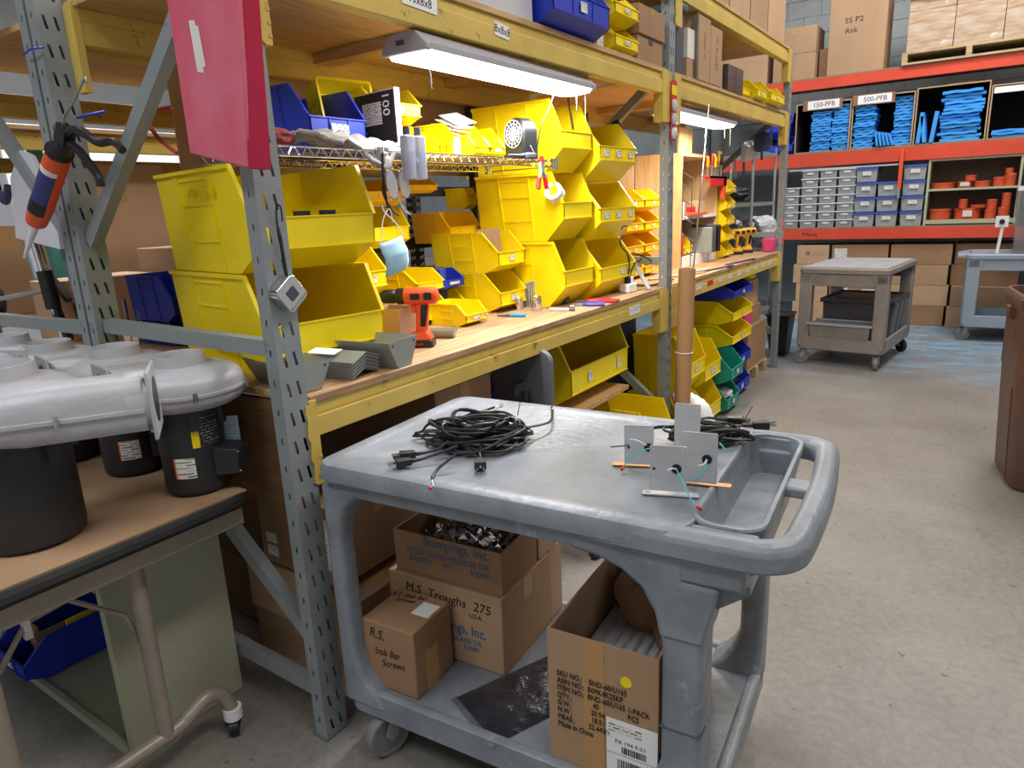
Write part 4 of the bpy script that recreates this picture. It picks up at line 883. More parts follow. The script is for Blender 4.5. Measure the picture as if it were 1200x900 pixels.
t = thing('marker_pen', 'white marker pen lying at the bench edge left of the pliers', 'pen', (-.12, 1.53, T0), R_(12)); put('barrel', MB().cyl((-.05, 0, .006), (.04, 0, .006), .006, n=12), 'white', t); put('cap', MB().cyl((.04, 0, .006), (.065, 0, .006), .0062, n=12), 'darkgrey', t)
t = thing('steel_punch', 'thin steel tool lying behind the white marker', 'tool', (-.17, 1.60, T0), R_(30)); put('shaft', MB().tube([(-.06, 0, .004), (.05, 0, .004)], [.003, .005], 8), 'chrome', t); put('knurled_end', MB().cyl((.05, 0, .005), (.07, 0, .005), .006, n=10), 'zinc', t)
t = thing('knob', 'small dark screw-on knob beside the red pliers', 'knob', (-.20, 1.72, T0)); put('knob_top', MB().lathe([(.010, 0), (.013, .004), (.018, .02), (.018, .032), (.010, .036)], n=14), 'darkgrey', t)
# power strip with plugged-in cords, at the middle post
t = thing('power_strip', 'white power strip with black cords on the bench by the middle post', 'power strip', (-.10, 2.20, T0), R_(-8))
put('strip_body', B(-.03, .025, -.04, .04, 0, .045), 'white', t, bev=.005); put('plug', B(-.012, .012, -.025, .0, .045, .085), 'black', t, bev=.004); put('plug', B(-.012, .012, .008, .03, .045, .08), 'white', t, bev=.004)
for pts in (((0, -.012, .08), (.01, -.01, .13), (.03, -.06, .20), (.03, -.12, .25), (.025, -.10, .33), (.02, -.05, .335)), ((0, .02, .08), (-.02, .04, .15), (-.05, .10, .19), (-.02, .2, .16), (-.05, .32, .12)), ((-.01, .02, .08), (.01, .04, .14), (.0, .11, .17), (-.04, .18, .15), (-.12, .24, .12)), ((.02, .03, .03), (.0, .2, .012), (-.02, .5, .012))): put('cord', MB().tube(smooth(pts), .004, 6), 'cord', t)
tag(put('steel_bracket', MB().bar((-.14, 2.36, 1.13), (-.03, 2.30, 1.0), .025, .006), 'galv'), 'short grey steel strut leaning behind the power strip', 'bracket')
# ---- wire shelf on top of the big bins
sf = thing('wire_shelf', 'chrome wire shelf over the big yellow bins, holding the bottles, blue bin and fan', 'wire shelf', (-.12, .12, 1.603))
LX, LY = -.34, 1.40
m = MB()
for z in (.002, .026):
    for a, b in (((0, 0, z), (0, LY, z)), ((LX, 0, z), (LX, LY, z)), ((0, 0, z), (LX, 0, z)), ((0, LY, z), (LX, LY, z))): m.tube([a, b], .003, 6)
put('rail', m, 'chrome', sf); LAST[0]['kind'] = 'stuff'
m = MB(); 
for k in range(56):
    y = LY*(k+.5)/56; m.tube([(0, y, .027), (LX, y, .027)], .0012, 4, cap=False)
put('deck_wires', m, 'chrome', sf); LAST[0]['kind'] = 'stuff'
def snake(a, b, n):
    a, b = Vector(a), Vector(b); return smooth([a+(b-a)*(i/n)+Vector((0, 0, .002 if i % 2 else .025)) for i in range(n+1)], 4)
m = MB().tube(snake((0, 0, 0), (0, LY, 0), 60), .0022, 5).tube(snake((LX, 0, 0), (LX, LY, 0), 60), .0022, 5)
put('truss_wire', m, 'chrome', sf); LAST[0]['kind'] = 'stuff'
for x, y in ((0, .37), (0, LY), (LX, LY)): put('post_socket', MB().cyl((x-.006, y, -.008), (x-.006, y, .036), .0165, .0145, n=18), 'chrome', sf)
ZS = 1.6325
bin_('medium blue bin on the wire shelf above the big yellow bins, nearest the viewer', -.27, .36, .59, ZS, .33, .20, 'blue', cw=.07)
bin_('second blue bin on the wire shelf, tilted behind the first one', -.36, .595, .68, ZS, .26, .15, 'blue', cards=())
o = bin_('yellow bin standing on its back behind the blue bins on the wire shelf', 0, 0, .2, 0, .22, .10, 'yellow', cards=(), loc=(-.50, .66, ZS+.225), rot=(0, R_(78), R_(-12)))
o = thing('print_pack', 'black and white printed pack reading 100, leaning behind the blue bin', 'pack', (-.42, .70, ZS), R_(-8)); put('pack_front', B(0, .21, -.004, 0, 0, .20), 'print', o, rot=(0, R_(0), 0)); put('pack_sheets', B(0, .21, 0, .02, 0, .205), 'white', o); text('lettering', '100', .05, 'paper', o, (.165, -.0045, .16), (R_(90), R_(90), 0)); put('grey_print', B(.04, .14, -.0052, -.004, .10, .17), 'card', o)
bin_('lower yellow bin of the pair on the wire shelf above the spray bottles', -.36, .72, .97, ZS, .28, .125, group=G_, cards=(-.3, .1), cw=.03)
bin_('upper yellow bin of the pair on the wire shelf above the spray bottles', -.36, .72, .97, ZS+.126, .28, .125, group=G_, cw=.06)
bin_('small yellow bin with a white medicine bottle on the wire shelf', -.30, .985, 1.075, ZS, .20, .10, group=G_, cards=())
bin_('yellow bin stuffed with white papers on the wire shelf', -.30, 1.09, 1.27, ZS, .27, .14, group=G_, cards=())
bin_('yellow bin right of the papers on the wire shelf', -.30, 1.285, 1.40, ZS, .27, .14, group=G_, cw=.05)
bin_('low plain yellow bin in front of the papers on the wire shelf', -.155, 1.01, 1.10, ZS, .13, .075, group=G_, cards=())
bin_('low carded yellow bin in front of the papers, left of the fan', -.155, 1.105, 1.20, ZS, .13, .075, group=G_, cw=.04)
for k in range(4): tag(put('paper_sheet', B(-.13, 0, 0, .09, 0, .003), 'paper', None, (-.335, 1.125+.008*k, ZS+.10+.010*k), (R_(6*k-8), R_(14+3*k), R_(5-6*k))), '%s white paper sheet from below in the yellow bin on the wire shelf' % ORD[k], 'paper', 'papers in the shelf bin')
t = thing('medicine_bottle', 'small amber and white bottle on the wire shelf left of the papers', 'bottle', (-.175, .93, ZS)); put('bottle_body', MB().cyl((0, 0, 0), (0, 0, .045), .014, n=16), M('pinkish_plastic', 'd99a86', .4), t); put('bottle_cap', MB().cyl((0, 0, .045), (0, 0, .062), .011, n=16), 'white', t)
t = thing('desk_fan', 'small black desk fan on the wire shelf beside the bin wall', 'fan', (-.22, 1.41, ZS), R_(-105)); t.scale = (1.15, 1.15, 1.15)
put('housing', MB().prism([(-.055, 0), (.055, 0), (.055, .09)]+[(.055*math.cos(R_(a)), .09+.055*math.sin(R_(a))) for a in range(15, 180, 15)]+[(-.055, .09)], 'x', -.04, .03), 'black', t, rot=(0, 0, 0), bev=.012)
gr = MB()
for r in (.010, .022, .034, .046): gr.tube([(.034, r*math.cos(k*.314), .09+r*math.sin(k*.314)) for k in range(20)], .0014, 5, closed=True)
for k in range(14): gr.tube([(.033, .008*math.cos(k*.449), .09+.008*math.sin(k*.449)), (.034, .046*math.cos(k*.449+.5), .09+.046*math.sin(k*.449+.5))], .0013, 4)
put('grille', gr, 'white', t); LAST[0]['kind'] = 'stuff'
put('grille_hub', MB().cyl((.031, 0, .09), (.037, 0, .09), .009, n=14), 'white', t)
put('cord', MB().tube(smooth([(.0, .05, .05), (.02, .10, .02), (.02, .13, .10), (-.01, .15, .17), (-.06, .13, .24)]), .0025, 6), 'cord', t)
t = thing('black_flashlight', 'flat black tool lying on the wire shelf in front of the fan', 'tool', (-.15, 1.28, ZS), R_(75)); put('tool_body', MB().box(-.06, .03, -.014, .014, 0, .016), 'black', t, bev=.004); put('tool_head', MB().box(.03, .085, -.02, .02, 0, .022), 'darkgrey', t, bev=.006)
def cloth(label, pts, mat, seed, name, cat, th=.004):
    # pts: grid rows of points -> wrinkled cloth with thickness
    q = random.Random(seed); n = len(pts); k = len(pts[0]); vs = []; fs = []
    U, V_ = n*5, k*5
    def P_(u, v):
        i = min(int(u), n-2); j = min(int(v), k-2); a, b = u-i, v-j
        return (Vector(pts[i][j])*(1-a)*(1-b)+Vector(pts[i+1][j])*a*(1-b)+Vector(pts[i][j+1])*(1-a)*b+Vector(pts[i+1][j+1])*a*b)
    for i in range(U+1):
        for j in range(V_+1):
            p = P_((n-1)*i/U, (k-1)*j/V_); vs.append(p+Vector((q.uniform(-1, 1), q.uniform(-1, 1), q.uniform(-1, 1)))*.003+Vector((.006*math.sin(j*1.3+i*.5), 0, .004*math.sin(i*1.7))))
    for i in range(U):
        for j in range(V_): a = i*(V_+1)+j; fs.append((a, a+1, a+V_+2, a+V_+1))
    o = put(name, MB().add(vs, fs), mat); s = o.modifiers.new('s', 'SOLIDIFY'); s.thickness = th; return tag(o, label, cat)
K['greycloth'] = M('grey_work_cloth', '9b978f', .9, var=.15, scale=20); K['redcloth'] = M('dull_red_cloth', '8f3a38', .9)
g = cloth('grey work glove draped over the front of the wire shelf', [[(-.26, .20, ZS+.03), (-.2, .25, ZS+.05), (-.12, .30, ZS+.02)], [(-.24, .33, ZS+.02), (-.18, .36, ZS+.055), (-.115, .38, ZS+.02)], [(-.22, .42, ZS+.03), (-.16, .46, ZS+.045), (-.10, .49, ZS-.06)], [(-.2, .52, ZS+.02), (-.14, .55, ZS+.03), (-.105, .53, ZS-.03)], [(-.2, .66, ZS+.015), (-.17, .68, ZS+.02), (-.14, .7, ZS+.01)]], 'greycloth', 5, 'work_glove', 'glove', .012)
crumple('dull red cloth bunched on the wire shelf beside the nearest post', (-.22, .19, ZS+.028), .06, 'redcloth', 8, 'red_rag', (.8, 1.2, .45), 'cloth')
K['clearplastic'] = M('clear_plastic', 'dfe6f2', .12, trans=.75, var=.02); K['cleargel'] = M('bluish_clear_bottle', 'b6bace', .2, trans=.35, var=.04)
for k, (lb, y) in enumerate((('left one of the two slim clear bottles hung in front of the wire shelf', .575), ('right one of the two slim clear bottles hung in front of the wire shelf', .625))):
    t = thing('slim_bottle', lb, 'bottle', (-.088, y, 1.545), group='slim bottles on the wire shelf')
    put('bottle_body', MB().prism(rrpts(-.016, .016, -.022, .022, .01, 3), 'z', 0, .13), 'cleargel', t, bev=.004); put('bottle_cap', MB().cyl((0, 0, .13), (0, 0, .155), .011, n=14), 'darkgrey', t)
t = thing('safety_glasses', 'clear safety glasses hanging from the front of the wire shelf', 'glasses', (-.095, .49, 1.59))
for s, y0 in ((0, .0), (1, .055)):
    put('lens', MB().prism([(y0+.022*math.cos(a*.449), -.06+.042*math.sin(a*.449)) for a in range(14)], 'x', 0, .003), 'clearplastic', t, rot=(0, R_(-8), 0))
    put('lens_rim', MB().tube([(.0, y0+.023*math.cos(a*.449), -.06+.043*math.sin(a*.449)) for a in range(14)], .0022, 6, closed=True), 'chrome', t)
    put('temple_arm', MB().tube(smooth([(0, y0-.015, -.03), (-.02, y0-.01, -.08), (-.01, y0+.01, -.13), (.0, y0+.03, -.15)]), .003, 6), 'cord' if s == 0 else 'clearplastic', t)
put('neck_cord', MB().tube(smooth([(0, -.02, .03), (.004, -.028, -.04), (0, -.018, -.11), (0, -.008, -.15)]), .0035, 6), 'cord', t)
t = thing('face_mask', 'pale blue disposable face mask hanging by its loops beside the big yellow bins', 'mask', (-.085, .47, 1.40))
mv = []; mf = []
for i in range(9):
    for j in range(9):
        u, v = i/8, j/8; mv.append((.015*math.sin(v*3.1)+.010*math.sin(u*3.1)+.002*math.sin(v*18), (u-.5)*.10+.02*v-.01, -.04-.10*v+.02*u))
for i in range(8):
    for j in range(8): a = i*9+j; mf.append((a, a+1, a+10, a+9))
o = put('mask_fabric', MB().add(mv, mf), 'skyblue', t); o.modifiers.new('s', 'SOLIDIFY').thickness = .003
for pts in (((0, -.05, -.04), (0, -.03, .03), (0, .0, .06), (0, .01, .02)), ((0, .05, -.02), (0, .02, .02), (0, -.02, .05), (0, -.03, .07))): put('ear_loop', MB().tube(smooth(pts), .0018, 6), 'white', t)
t = thing('spring_clamp', 'red-handled spring clamp hanging from the wire shelf end', 'clamp', (-.105, 1.385, 1.63))
put('clamp_body', MB().box(-.006, .006, -.012, .012, -.05, -.01).tube([(0, -.008, -.05), (0, -.022, -.075)], .007, 8).tube([(0, .008, -.05), (0, .026, -.07)], .007, 8), 'zinc', t)
put('jaw_tip', MB().tube([(0, 0, -.012), (0, 0, .012)], .009, 10), 'red', t)
for s in (-1, 1): put('grip', MB().tube([(0, s*.022, -.072), (0, s*.034, -.115)], .0095, 10), 'red', t)
# ---- black slotted shelf unit behind the bench bins
K['slotdark'] = M('black_slotted_angle', '3a3a38', .6, metal=.3, var=.2)
su = thing('slotted_shelf', 'black slotted-angle shelf unit standing behind the nearest bench bins', 'shelf unit', (-.88, 1.0, T0))
def angle_post(x, y, h):
    m = MB(); 
    slotplate(m, y, y+.04, 0, h, [y+.012, y+.028], .036, .008, .018, 0, lambda u, z: (x, u, z)); slotplate(m, x-.04, x, 0, h, [x-.028, x-.012], .036, .008, .018, 0, lambda u, z: (u, y, z)); return m
for x, y in ((.02, .44), (-.02, .50), (.02, 0), (.02, 1.36)): put('post', angle_post(x, y, 1.03), 'slotdark', su)
for z in (.28, .52): put('shelf_rail', B(.02, .028, .0, 1.4, z, z+.045), 'slotdark', su); put('shelf_panel', B(-.04, .02, 0, 1.4, z+.02, z+.026), 'slotdark', su)
put('shelf_rail', B(.02, .028, .0, 1.4, .72, .76), 'galv', su)
Gb = 'yellow bins in the dark slotted shelf behind the bench'
bin_('wide yellow bin seen from behind, between the dark shelf posts and the bin wall', -.46, 1.62, 1.66+.0, T0, .2, .1, group=Gb, cards=()) if False else None
bin_('amber bin hanging under the wire shelf, right of the dark slotted posts', -.60, 1.08, 1.32, 1.525, .18, .06, 'amber', group=Gb, cards=())
bin_('yellow bin low behind the face mask, left of the dark slotted posts', -.60, .88, 1.12, 1.31, .24, .16, group=Gb, cards=())
bin_('deep yellow bin between the dark slotted posts and the medium bins', -.62, 1.40, 1.64, 1.30, .22, .14, 'amber', group=Gb, cards=())
bin_('small yellow bin tipped up right of the dark slotted posts', -.70, 1.66, 1.74, 1.45, .14, .10, group=Gb, cards=())
bin_('amber bin behind the safety glasses', -.60, .88, 1.10, 1.475, .22, .11, 'amber', group=Gb, cards=())
bin_('yellow bin at bench level behind the torn-label bin', -.66, .82, 1.0, T0, .2, .2, group=Gb, cards=())
for k, (y, lb) in enumerate(((1.30, 'blue and white small carton behind the drill, left of the dark posts'), (1.58, 'pale small carton right of the dark posts behind the drill'))):
    carton(lb, -.70, y, T0+.0, .10, .09, .18 if k else .2, 'bluecart' if k == 0 else 'white', tape=None) if K.setdefault('bluecart', M('blue_printed_card', '5560b0', .5, var=.2)) else 0
# tall dark post and items behind the fan
tag(put('steel_upright', B(-.93, -.89, 1.98, 2.02, .96, 2.02), 'slotdark'), 'dark steel upright behind the bin wall, beside the fan', 'post')
# ================================================================ shop lights under the upper shelves
K['lens'] = M('lit_diffuser', 'ffffff', .5, emit=7, var=0)
K['lens2'] = M('lit_diffuser_warm', 'fff0dc', .5, emit=6, var=0)
K['fixture'] = M('fixture_grey_enamel', 'a9a7ae', .5, var=.04)
def shoplight(label, a, b, mat, power, col, chain=True):
    a, b = Vector(a), Vector(b); d = b-a; ln = d.length; rz = math.atan2(d.y, d.x)-math.pi/2
    t = thing('shop_light', label, 'light', a, 0); t.rotation_euler = (math.asin(d.z/ln), 0, rz)
    pr_ = [(-.082, 0), (-.082, .018), (-.045, .052), (.045, .052), (.082, .018), (.082, 0)]
    put('housing', MB().prism(pr_, 'y', .02, ln-.02), 'fixture', t, bev=.002)
    for y0 in (-.002, ln-.022): put('end_cap', MB().prism([(x*1.05, z*1.08-.004) for x, z in pr_], 'y', y0, y0+.024), 'fixture', t, bev=.004)
    put('end_socket', B(-.025, .005, -.004, -.001, .018, .032), 'darkgrey', t)
    put('diffuser', MB().prism([(-.078, 0), (-.068, -.014), (0, -.020), (.068, -.014), (.078, 0)], 'y', .022, ln-.022), mat, t)
    if chain: 
        put('pull_chain', MB().tube([(.045, .06, -.01), (.045, .062, -.10)], .0016, 6), 'darkgrey', t); put('pull_chain', MB().tube([(.02, ln-.05, -.01), (.02, ln-.05, -.08)], .0025, 6), 'darkgrey', t)
        put('pull_string', MB().tube([(.05, ln-.03, -.01), (.05, ln-.03, -.13)], .0014, 6), 'carton', t)
    for y in (.15, ln-.15): put('hanger_wire', MB().tube([(0, y, .05), (0, y, .09)], .002, 5), 'zinc', t)
    l = area('shop_light_lamp', (0, 0, 0), .10, ln*.95, power, col); l.parent = t; l.location = (0, ln/2, -.026)
    return t
shoplight('glowing shop light hung under the upper shelf above the nearest bench', (-.06, .56, 1.903), (-.085, 1.66, 1.908), 'lens', 24, (.97, .96, 1.0))
shoplight('second shop light, glowing under the shelf of the far bench bay', (-.10, 2.66, 1.905), (-.11, 3.72, 1.905), 'lens2', 20, (1.0, .88, .72))
# ================================================================ things on the upper shelf
Z2 = 2.0835
K['purpleprint'] = M('grey_carton', 'c9c8cf', .6, var=.03)
bin_('dark blue bin at the top edge of the photo, left of the white cartons', -.03, .55, .80, Z2, .28, .15, 'blue', cards=())
c = carton('white carton at the top left of the upper shelf, lower one', -.30, .83, Z2, .28, .385, .085, 'purpleprint', tape=None); put('red_print', B(.28, .2808, .02, .045, .03, .065), 'red', c)
carton('white carton stacked on the lower white carton, partly above the photo', -.30, .83, Z2+.086, .28, .385, .085, 'purpleprint', tape=None)
bin_('large blue bin with a white card on the upper shelf above the shop light', .05, 1.235, 1.70, Z2, .40, .24, 'blue', lip=.125, lbar=.08, cards=(0,), cw=.05, rz=R_(0))
tag(put('folder', B(-.1, .0, -.06, .06, 0, .01), M('pale_red_folder', 'b7858a', .7), None, (-.04, 1.42, Z2+.16), (0, R_(-30), R_(20))), 'reddish folder sticking out of the large blue bin', 'folder')
for k in range(2):
    for j in range(2):
        c = carton(('%s %s small carton with a tall white label on the upper shelf' % (('lower', 'upper')[k], ('left', 'right')[j])), -.24, 1.655+.09*j, Z2+.128*k, .20, .083, .126, 'carton3', tape=None)
        put('tall_label', B(.20, .2015, .012, .066, .012, .112), 'card', c)
for k in range(2): bin_(('%s of the two yellow bins on the upper shelf beside the small labelled cartons' % ('lower', 'upper')[k]), .0, 1.845, 2.095, Z2+k*.128, .30, .126, group='yellow bins on the upper shelf', cw=.05)
carton('taped kraft carton on the upper shelf beside the middle post, lower one', -.36, 2.125, Z2, .34, .30, .115, 'carton2', tapemat='clearfilm')
carton('kraft carton on top of the taped one beside the middle post', -.40, 2.12, Z2+.116, .39, .31, .125, 'carton2')
tag(put('black_tote', MB().box(-.5, -.02, 0, .12, 0, .30).box(-.52, 0, -.01, .13, .30, .34), 'darkgrey', None, (0, 2.60, Z2), bev=.01), 'dark grey lidded tote on the upper shelf just right of the middle post', 'tote')
c = carton('narrow kraft carton with white wrap on the upper shelf right of the dark tote', -.40, 2.765, Z2, .38, .10, .24, 'carton', tape=None); put('white_wrap', B(.2, .383, -.003, .103, .10, .245), 'wtape', c)
K['film'] = M('stretch_film_carton', 'a98f78', .18, var=.15, scale=16, bump=.25)
for k, (y, h, lb, s) in enumerate(((2.875, .33, 'tall kraft carton with red marks, left of the pair on the upper shelf', ' \n'), (3.085, .31, 'tall kraft carton with red marks, right of the pair on the upper shelf', ''))):
    c = carton(lb, -.42, y, Z2, .42, .205, h, 'carton', tape=None)
    text('red_marking', ('[]\nX\nA', 'H\n#\nJL\nCT')[k], .05, 'greyprint', c, (.4205, .11, h*.55), FX, sx=.8)
    if k == 0: put('tape', B(.38, .421, -.001, .02, 0, h), 'clearfilm', c)
carton('small pale carton right of the tall red-marked pair', -.3, 3.295, Z2, .27, .11, .165, 'carton3', tape=None)
for k in range(2):
    for j in range(2): carton('%s %s black film-wrapped box on the upper shelf' % (('lower', 'upper')[k], ('left', 'right')[j]), -.30, 3.415+.165*j, Z2+.076*k, .30, .155, .075, 'bagfilm', tape=None)
bin_('yellow bin heaped with wrapped parts on the upper shelf', -.02, 3.78, 3.98, Z2, .25, .11, cards=())
crumple('clear bag of small parts heaped on the yellow bin of the upper shelf', (-.13, 3.88, Z2+.13), .09, 'clearfilm2', 21, 'parts_bag', (1, 1, .6), 'bag') if K.setdefault('clearfilm2', M('milky_bag', 'c9ced2', .25, var=.2, scale=20)) else 0
bin_('yellow bin with a brown card in the middle of the far upper shelf', .02, 3.99, 4.25, Z2, .25, .13, cw=.06)
bin_('yellow bin at the far end of the upper shelf, black tools in it', .03, 4.30, 4.72, Z2, .30, .15, cw=.06)
for k, y in enumerate((3.75, 4.15, 4.55)):
    c = carton(('kraft carton with blue print behind the yellow bins, %s of three' % ('left', 'middle', 'right')[k]), -.86, y, Z2, .40, .385, .33, 'carton3', tape='x')
    if k == 1: text('lettering', 'Stampings\nInc.', .06, 'bprint', c, (.4005, .19, .18), FX)
Z3 = 2.5505
for k, (y, w, h) in enumerate(((3.10, .42, .50), (3.54, .42, .50), (3.98, .42, .50), (4.42, .48, .45))):
    carton('big kraft carton on the highest shelf, %s from the middle post' % ORD[k], -.62, y, Z3, .58, w, h, ('carton', 'carton3')[k % 2], tape=None)
tag(put('grey_divider', B(-.2, -.02, -.01, .01, 0, .3), 'white', None, (0, 2.9, Z3)), 'pale panel standing on the highest shelf of the second bay', 'panel')
# ================================================================ around the middle post
t = thing('blister_strip', 'red strip of blister packs hanging on the middle post', 'package', (.012, 2.50, 0))
put('backing_card', MB().prism(rrpts(-.035, .035, 1.745, 2.035, .01, 3), 'x', 0, .003), 'red', t); put('header', B(.003, .0045, -.035, .035, 1.965, 2.01), 'yellow', t)
for z in (1.78, 1.85, 1.915): put('blister', MB().lathe([(.030, 0), (.028, .008), (.016, .014), (.0, .015)], (.0035, 0, z), 18, Matrix.Rotation(R_(90), 4, 'Y')), 'clearfilm2', t)
t = thing('cardboard_tube', 'tall brown cardboard tube standing against the middle post', 'tube', (.060, 2.56, 0), rot=(0, R_(1), 0))
put('tube_wall', MB().lathe([(.038, 0), (.045, 0), (.045, 1.085), (.038, 1.085), (.038, .9)], n=32), M('brown_kraft_tube', 'a97f56', .7, var=.06, scale=3), t)
put('tie', MB().tube([(.047*math.cos(a*.314), .047*math.sin(a*.314), .62) for a in range(20)], .003, 6, closed=True), 'wtape', t)
tag(put('long_rod', MB().tube([(.062, 2.56, .4), (.03, 2.99, 1.96)], .0042, 8), 'chrome'), 'long thin metal rod standing in the cardboard tube', 'rod')
t = thing('wire_peg_rack', 'upright wire rack with angled pegs beside the middle post', 'rack', (.05, 2.545, 0))
put('upright_wire', MB().tube([(0, 0, 1.09), (0, .0, 1.60)], .0025, 6), 'darkgrey', t); put('upright_wire', MB().tube([(.03, .06, 1.09), (.03, .06, 1.55)], .0025, 6), 'darkgrey', t)
for z in (1.16, 1.24, 1.33, 1.42, 1.50, 1.56): put('peg', MB().tube([(0, 0, z+.03), (.045, .05, z-.01)], .003, 6), 'zinc', t)
for i, (x, z) in enumerate(((-.52, 2.0), (-.50, 1.97), (-.30, 1.85), (-.26, 1.82))):
    pass
for lb, pts, r, mt in (('black cable hank hanging behind the middle upright, left', ((-.44, 2.40, 1.92), (-.45, 2.42, 1.82), (-.42, 2.40, 1.74), (-.46, 2.42, 1.68)), .014, 'cord'),
                       ('black pouch of clamps hanging under the middle brace', ((-.28, 2.42, 1.86), (-.24, 2.42, 1.78), (-.20, 2.42, 1.72), (-.17, 2.42, 1.68)), .022, 'black'),
                       ('blue pouch hanging under the middle brace', ((-.36, 2.42, 1.84), (-.33, 2.42, 1.77), (-.30, 2.42, 1.71)), .018, 'bluedark'),
                       ('black tangle of wires hanging behind the tall bin column', ((-.44, 2.41, 1.76), (-.42, 2.41, 1.70), (-.38, 2.42, 1.69), (-.36, 2.41, 1.64)), .02, 'cord'),
                       ('thin dark cord hanging down beside the first shop light', ((-.22, 1.80, 1.99), (-.22, 1.82, 1.90), (-.21, 1.84, 1.78)), .004, 'cord')):
    tag(put('hanging_cable', MB().tube(smooth(pts), [r]*(len(pts)*6-5), 7), mt), lb, 'cable')
# ================================================================ second bay bench
K['panelwood'] = wood('light_plywood_panel', 'c9a06c', 'e0bb88', 2)
cb = thing('bench_cabinet', 'tan plywood cabinet with white shelves on the second bench bay', 'cabinet', (-.63, 3.46, T0))
put('side_panel', B(0, .33, 0, .02, 0, .73), 'panelwood', cb); put('side_panel', B(0, .33, .74, .76, 0, .73), 'panelwood', cb); put('back_panel', B(0, .01, .02, .74, 0, .73), 'black', cb); put('top_panel', B(0, .33, 0, .76, .73, .75), 'panelwood', cb)
for z in (0, .32): put('shelf', B(.01, .33, .02, .74, z, z+(.07 if z == 0 else .02)), 'white', cb)
tag(put('leaning_panel', B(0, .30, 0, .012, 0, .72), 'panelwood', None, (-.935, 3.44, T0)), 'light plywood panel with black cords hanging on it, behind the amber bins', 'panel')
for k in range(4): tag(put('cord_hank', MB().tube([(-.80+.03*math.cos(a*.5), 3.43, 1.62-.1*k+.045*math.sin(a*.5)) for a in range(12)], .005, 6, closed=True), 'cord'), '%s black cord hank from the top on the light plywood panel' % ORD[k], 'cord', 'cord hanks on the plywood panel')
tag(put('plywood_offcut', B(-.012, 0, 0, .24, 0, .16), 'panelwood', None, (-.33, 3.49, T0+.752)), 'small plywood board standing on top of the tan cabinet', 'board')
def screwdriver(x, y, z, mat, k):
    t = thing('screwdriver', '%s screwdriver from the left in the red holder beside the tan cabinet' % ORD[k], 'screwdriver', (x, y, z), rot=(R_(rr.uniform(-8, 8)), 0, 0), group='screwdrivers in the red holder')
    put('handle', MB().tube([(0, 0, 0), (0, 0, .01), (0, 0, .075)], [.009, .013, .011], 8), mat, t); put('shank', MB().tube([(0, 0, -.10), (0, 0, 0)], .004, 6), 'zinc', t); return t
for k in range(9): screwdriver(-.285+.02*(k % 2), 3.93+.035*k, 1.66+.02*(k % 3), ('drillyellow', 'red', 'cord', 'yellow', 'zinc')[k % 5], k)
tag(put('tool_holder', MB().box(-.31, -.25, 3.90, 4.27, 1.585, 1.60).box(-.26, -.25, 3.90, 4.27, 1.53, 1.60), 'red'), 'red plastic holder with screwdrivers on the tan cabinet', 'tool holder')
tag(put('orange_spray_grip', B(-.28, -.25, 4.20, 4.25, 1.44, 1.60), 'orange'), 'orange handle hanging at the right of the red tool holder', 'handle')
for lb, x, y, z, w, d, h, m_ in (('red jar on the white shelf of the tan cabinet', -.36, 3.72, 1.345, .05, .05, .05, 'red'), ('kraft block on the white shelf of the tan cabinet', -.40, 3.88, 1.345, .08, .12, .09, 'carton3'), ('orange tray on the white shelf of the tan cabinet', -.36, 3.58, 1.337, .10, .30, .02, 'orange'), ('light blue bottle on the white shelf of the tan cabinet', -.33, 3.50, 1.337, .03, .03, .09, 'skyblue'), ('grey book leaning in the lower part of the tan cabinet', -.40, 3.93, 1.067, .18, .03, .20, 'darkgrey'), ('grey folder leaning in the lower part of the tan cabinet', -.40, 3.86, 1.067, .18, .03, .18, 'galv'), ('black folder at the right in the lower part of the tan cabinet', -.40, 4.02, 1.067, .18, .05, .19, 'black'), ('red folder behind the lowest yellow bin in the tan cabinet', -.34, 3.50, 1.067, .04, .02, .16, 'red')):
    tag(put('shelf_item', B(0, w, 0, d, 0, h), m_, None, (x, y, z), bev=.004), lb, 'item')
bin_('yellow bin in the lower part of the tan cabinet', -.31, 3.56, 3.72, 1.067, .2, .12, cards=())
for k in range(5): bin_('small yellow bin in the column right of the tan cabinet, %s' % ('lowest', 'second from the bottom', 'middle one', 'second from the top', 'topmost')[k], -.24, 4.26, 4.47, T0+k*.118, .24, .115, group='column of small yellow bins', cw=.06)
Ga = 'amber bins behind the middle post'
for k in range(4):
    for j in range(2): bin_('amber bin behind the middle post, %s column, %s' % (('left', 'right')[j], ('lowest', 'second from below', 'third from below', 'topmost')[k]), -.30, 2.60+.265*j, 2.86+.265*j, T0+k*.132, .38, .13, 'amber', group=Ga, cards=(0,), cw=.03)
drill('golden drill standing at the far end of the second bench bay, left one', -.27, 4.62, T0, R_(215), 'drillyellow')
drill('golden drill standing at the far end of the second bench bay, right one', -.24, 4.80, T0, R_(215), 'drillyellow')
tag(put('pink_box', MB().hexa([(-.04, 0, 0), (.04, 0, 0), (.04, .09, 0), (-.04, .09, 0), (-.05, -.01, .11), (.05, -.01, .11), (.05, .1, .11), (-.05, .1, .11)]), 'pink', None, (-.08, 4.865, T0), bev=.01), 'pink soft box at the far end of the second bench bay', 'box')
for k, (x, y, r_, lb, m_) in enumerate(((-.04, 3.4, 80, 'navy blue flat bar lying along the edge of the second bench', 'bluedark'), (-.12, 2.95, 70, 'long tan strip lying on the second bench', 'carton3'), (-.03, 3.95, 84, 'short navy bar lying on the second bench further back', 'bluedark'))):
    tag(put('flat_bar', B(-.25, .25, -.012, .012, 0, .008), m_, None, (x, y, T0), (0, 0, R_(r_))), lb, 'bar')
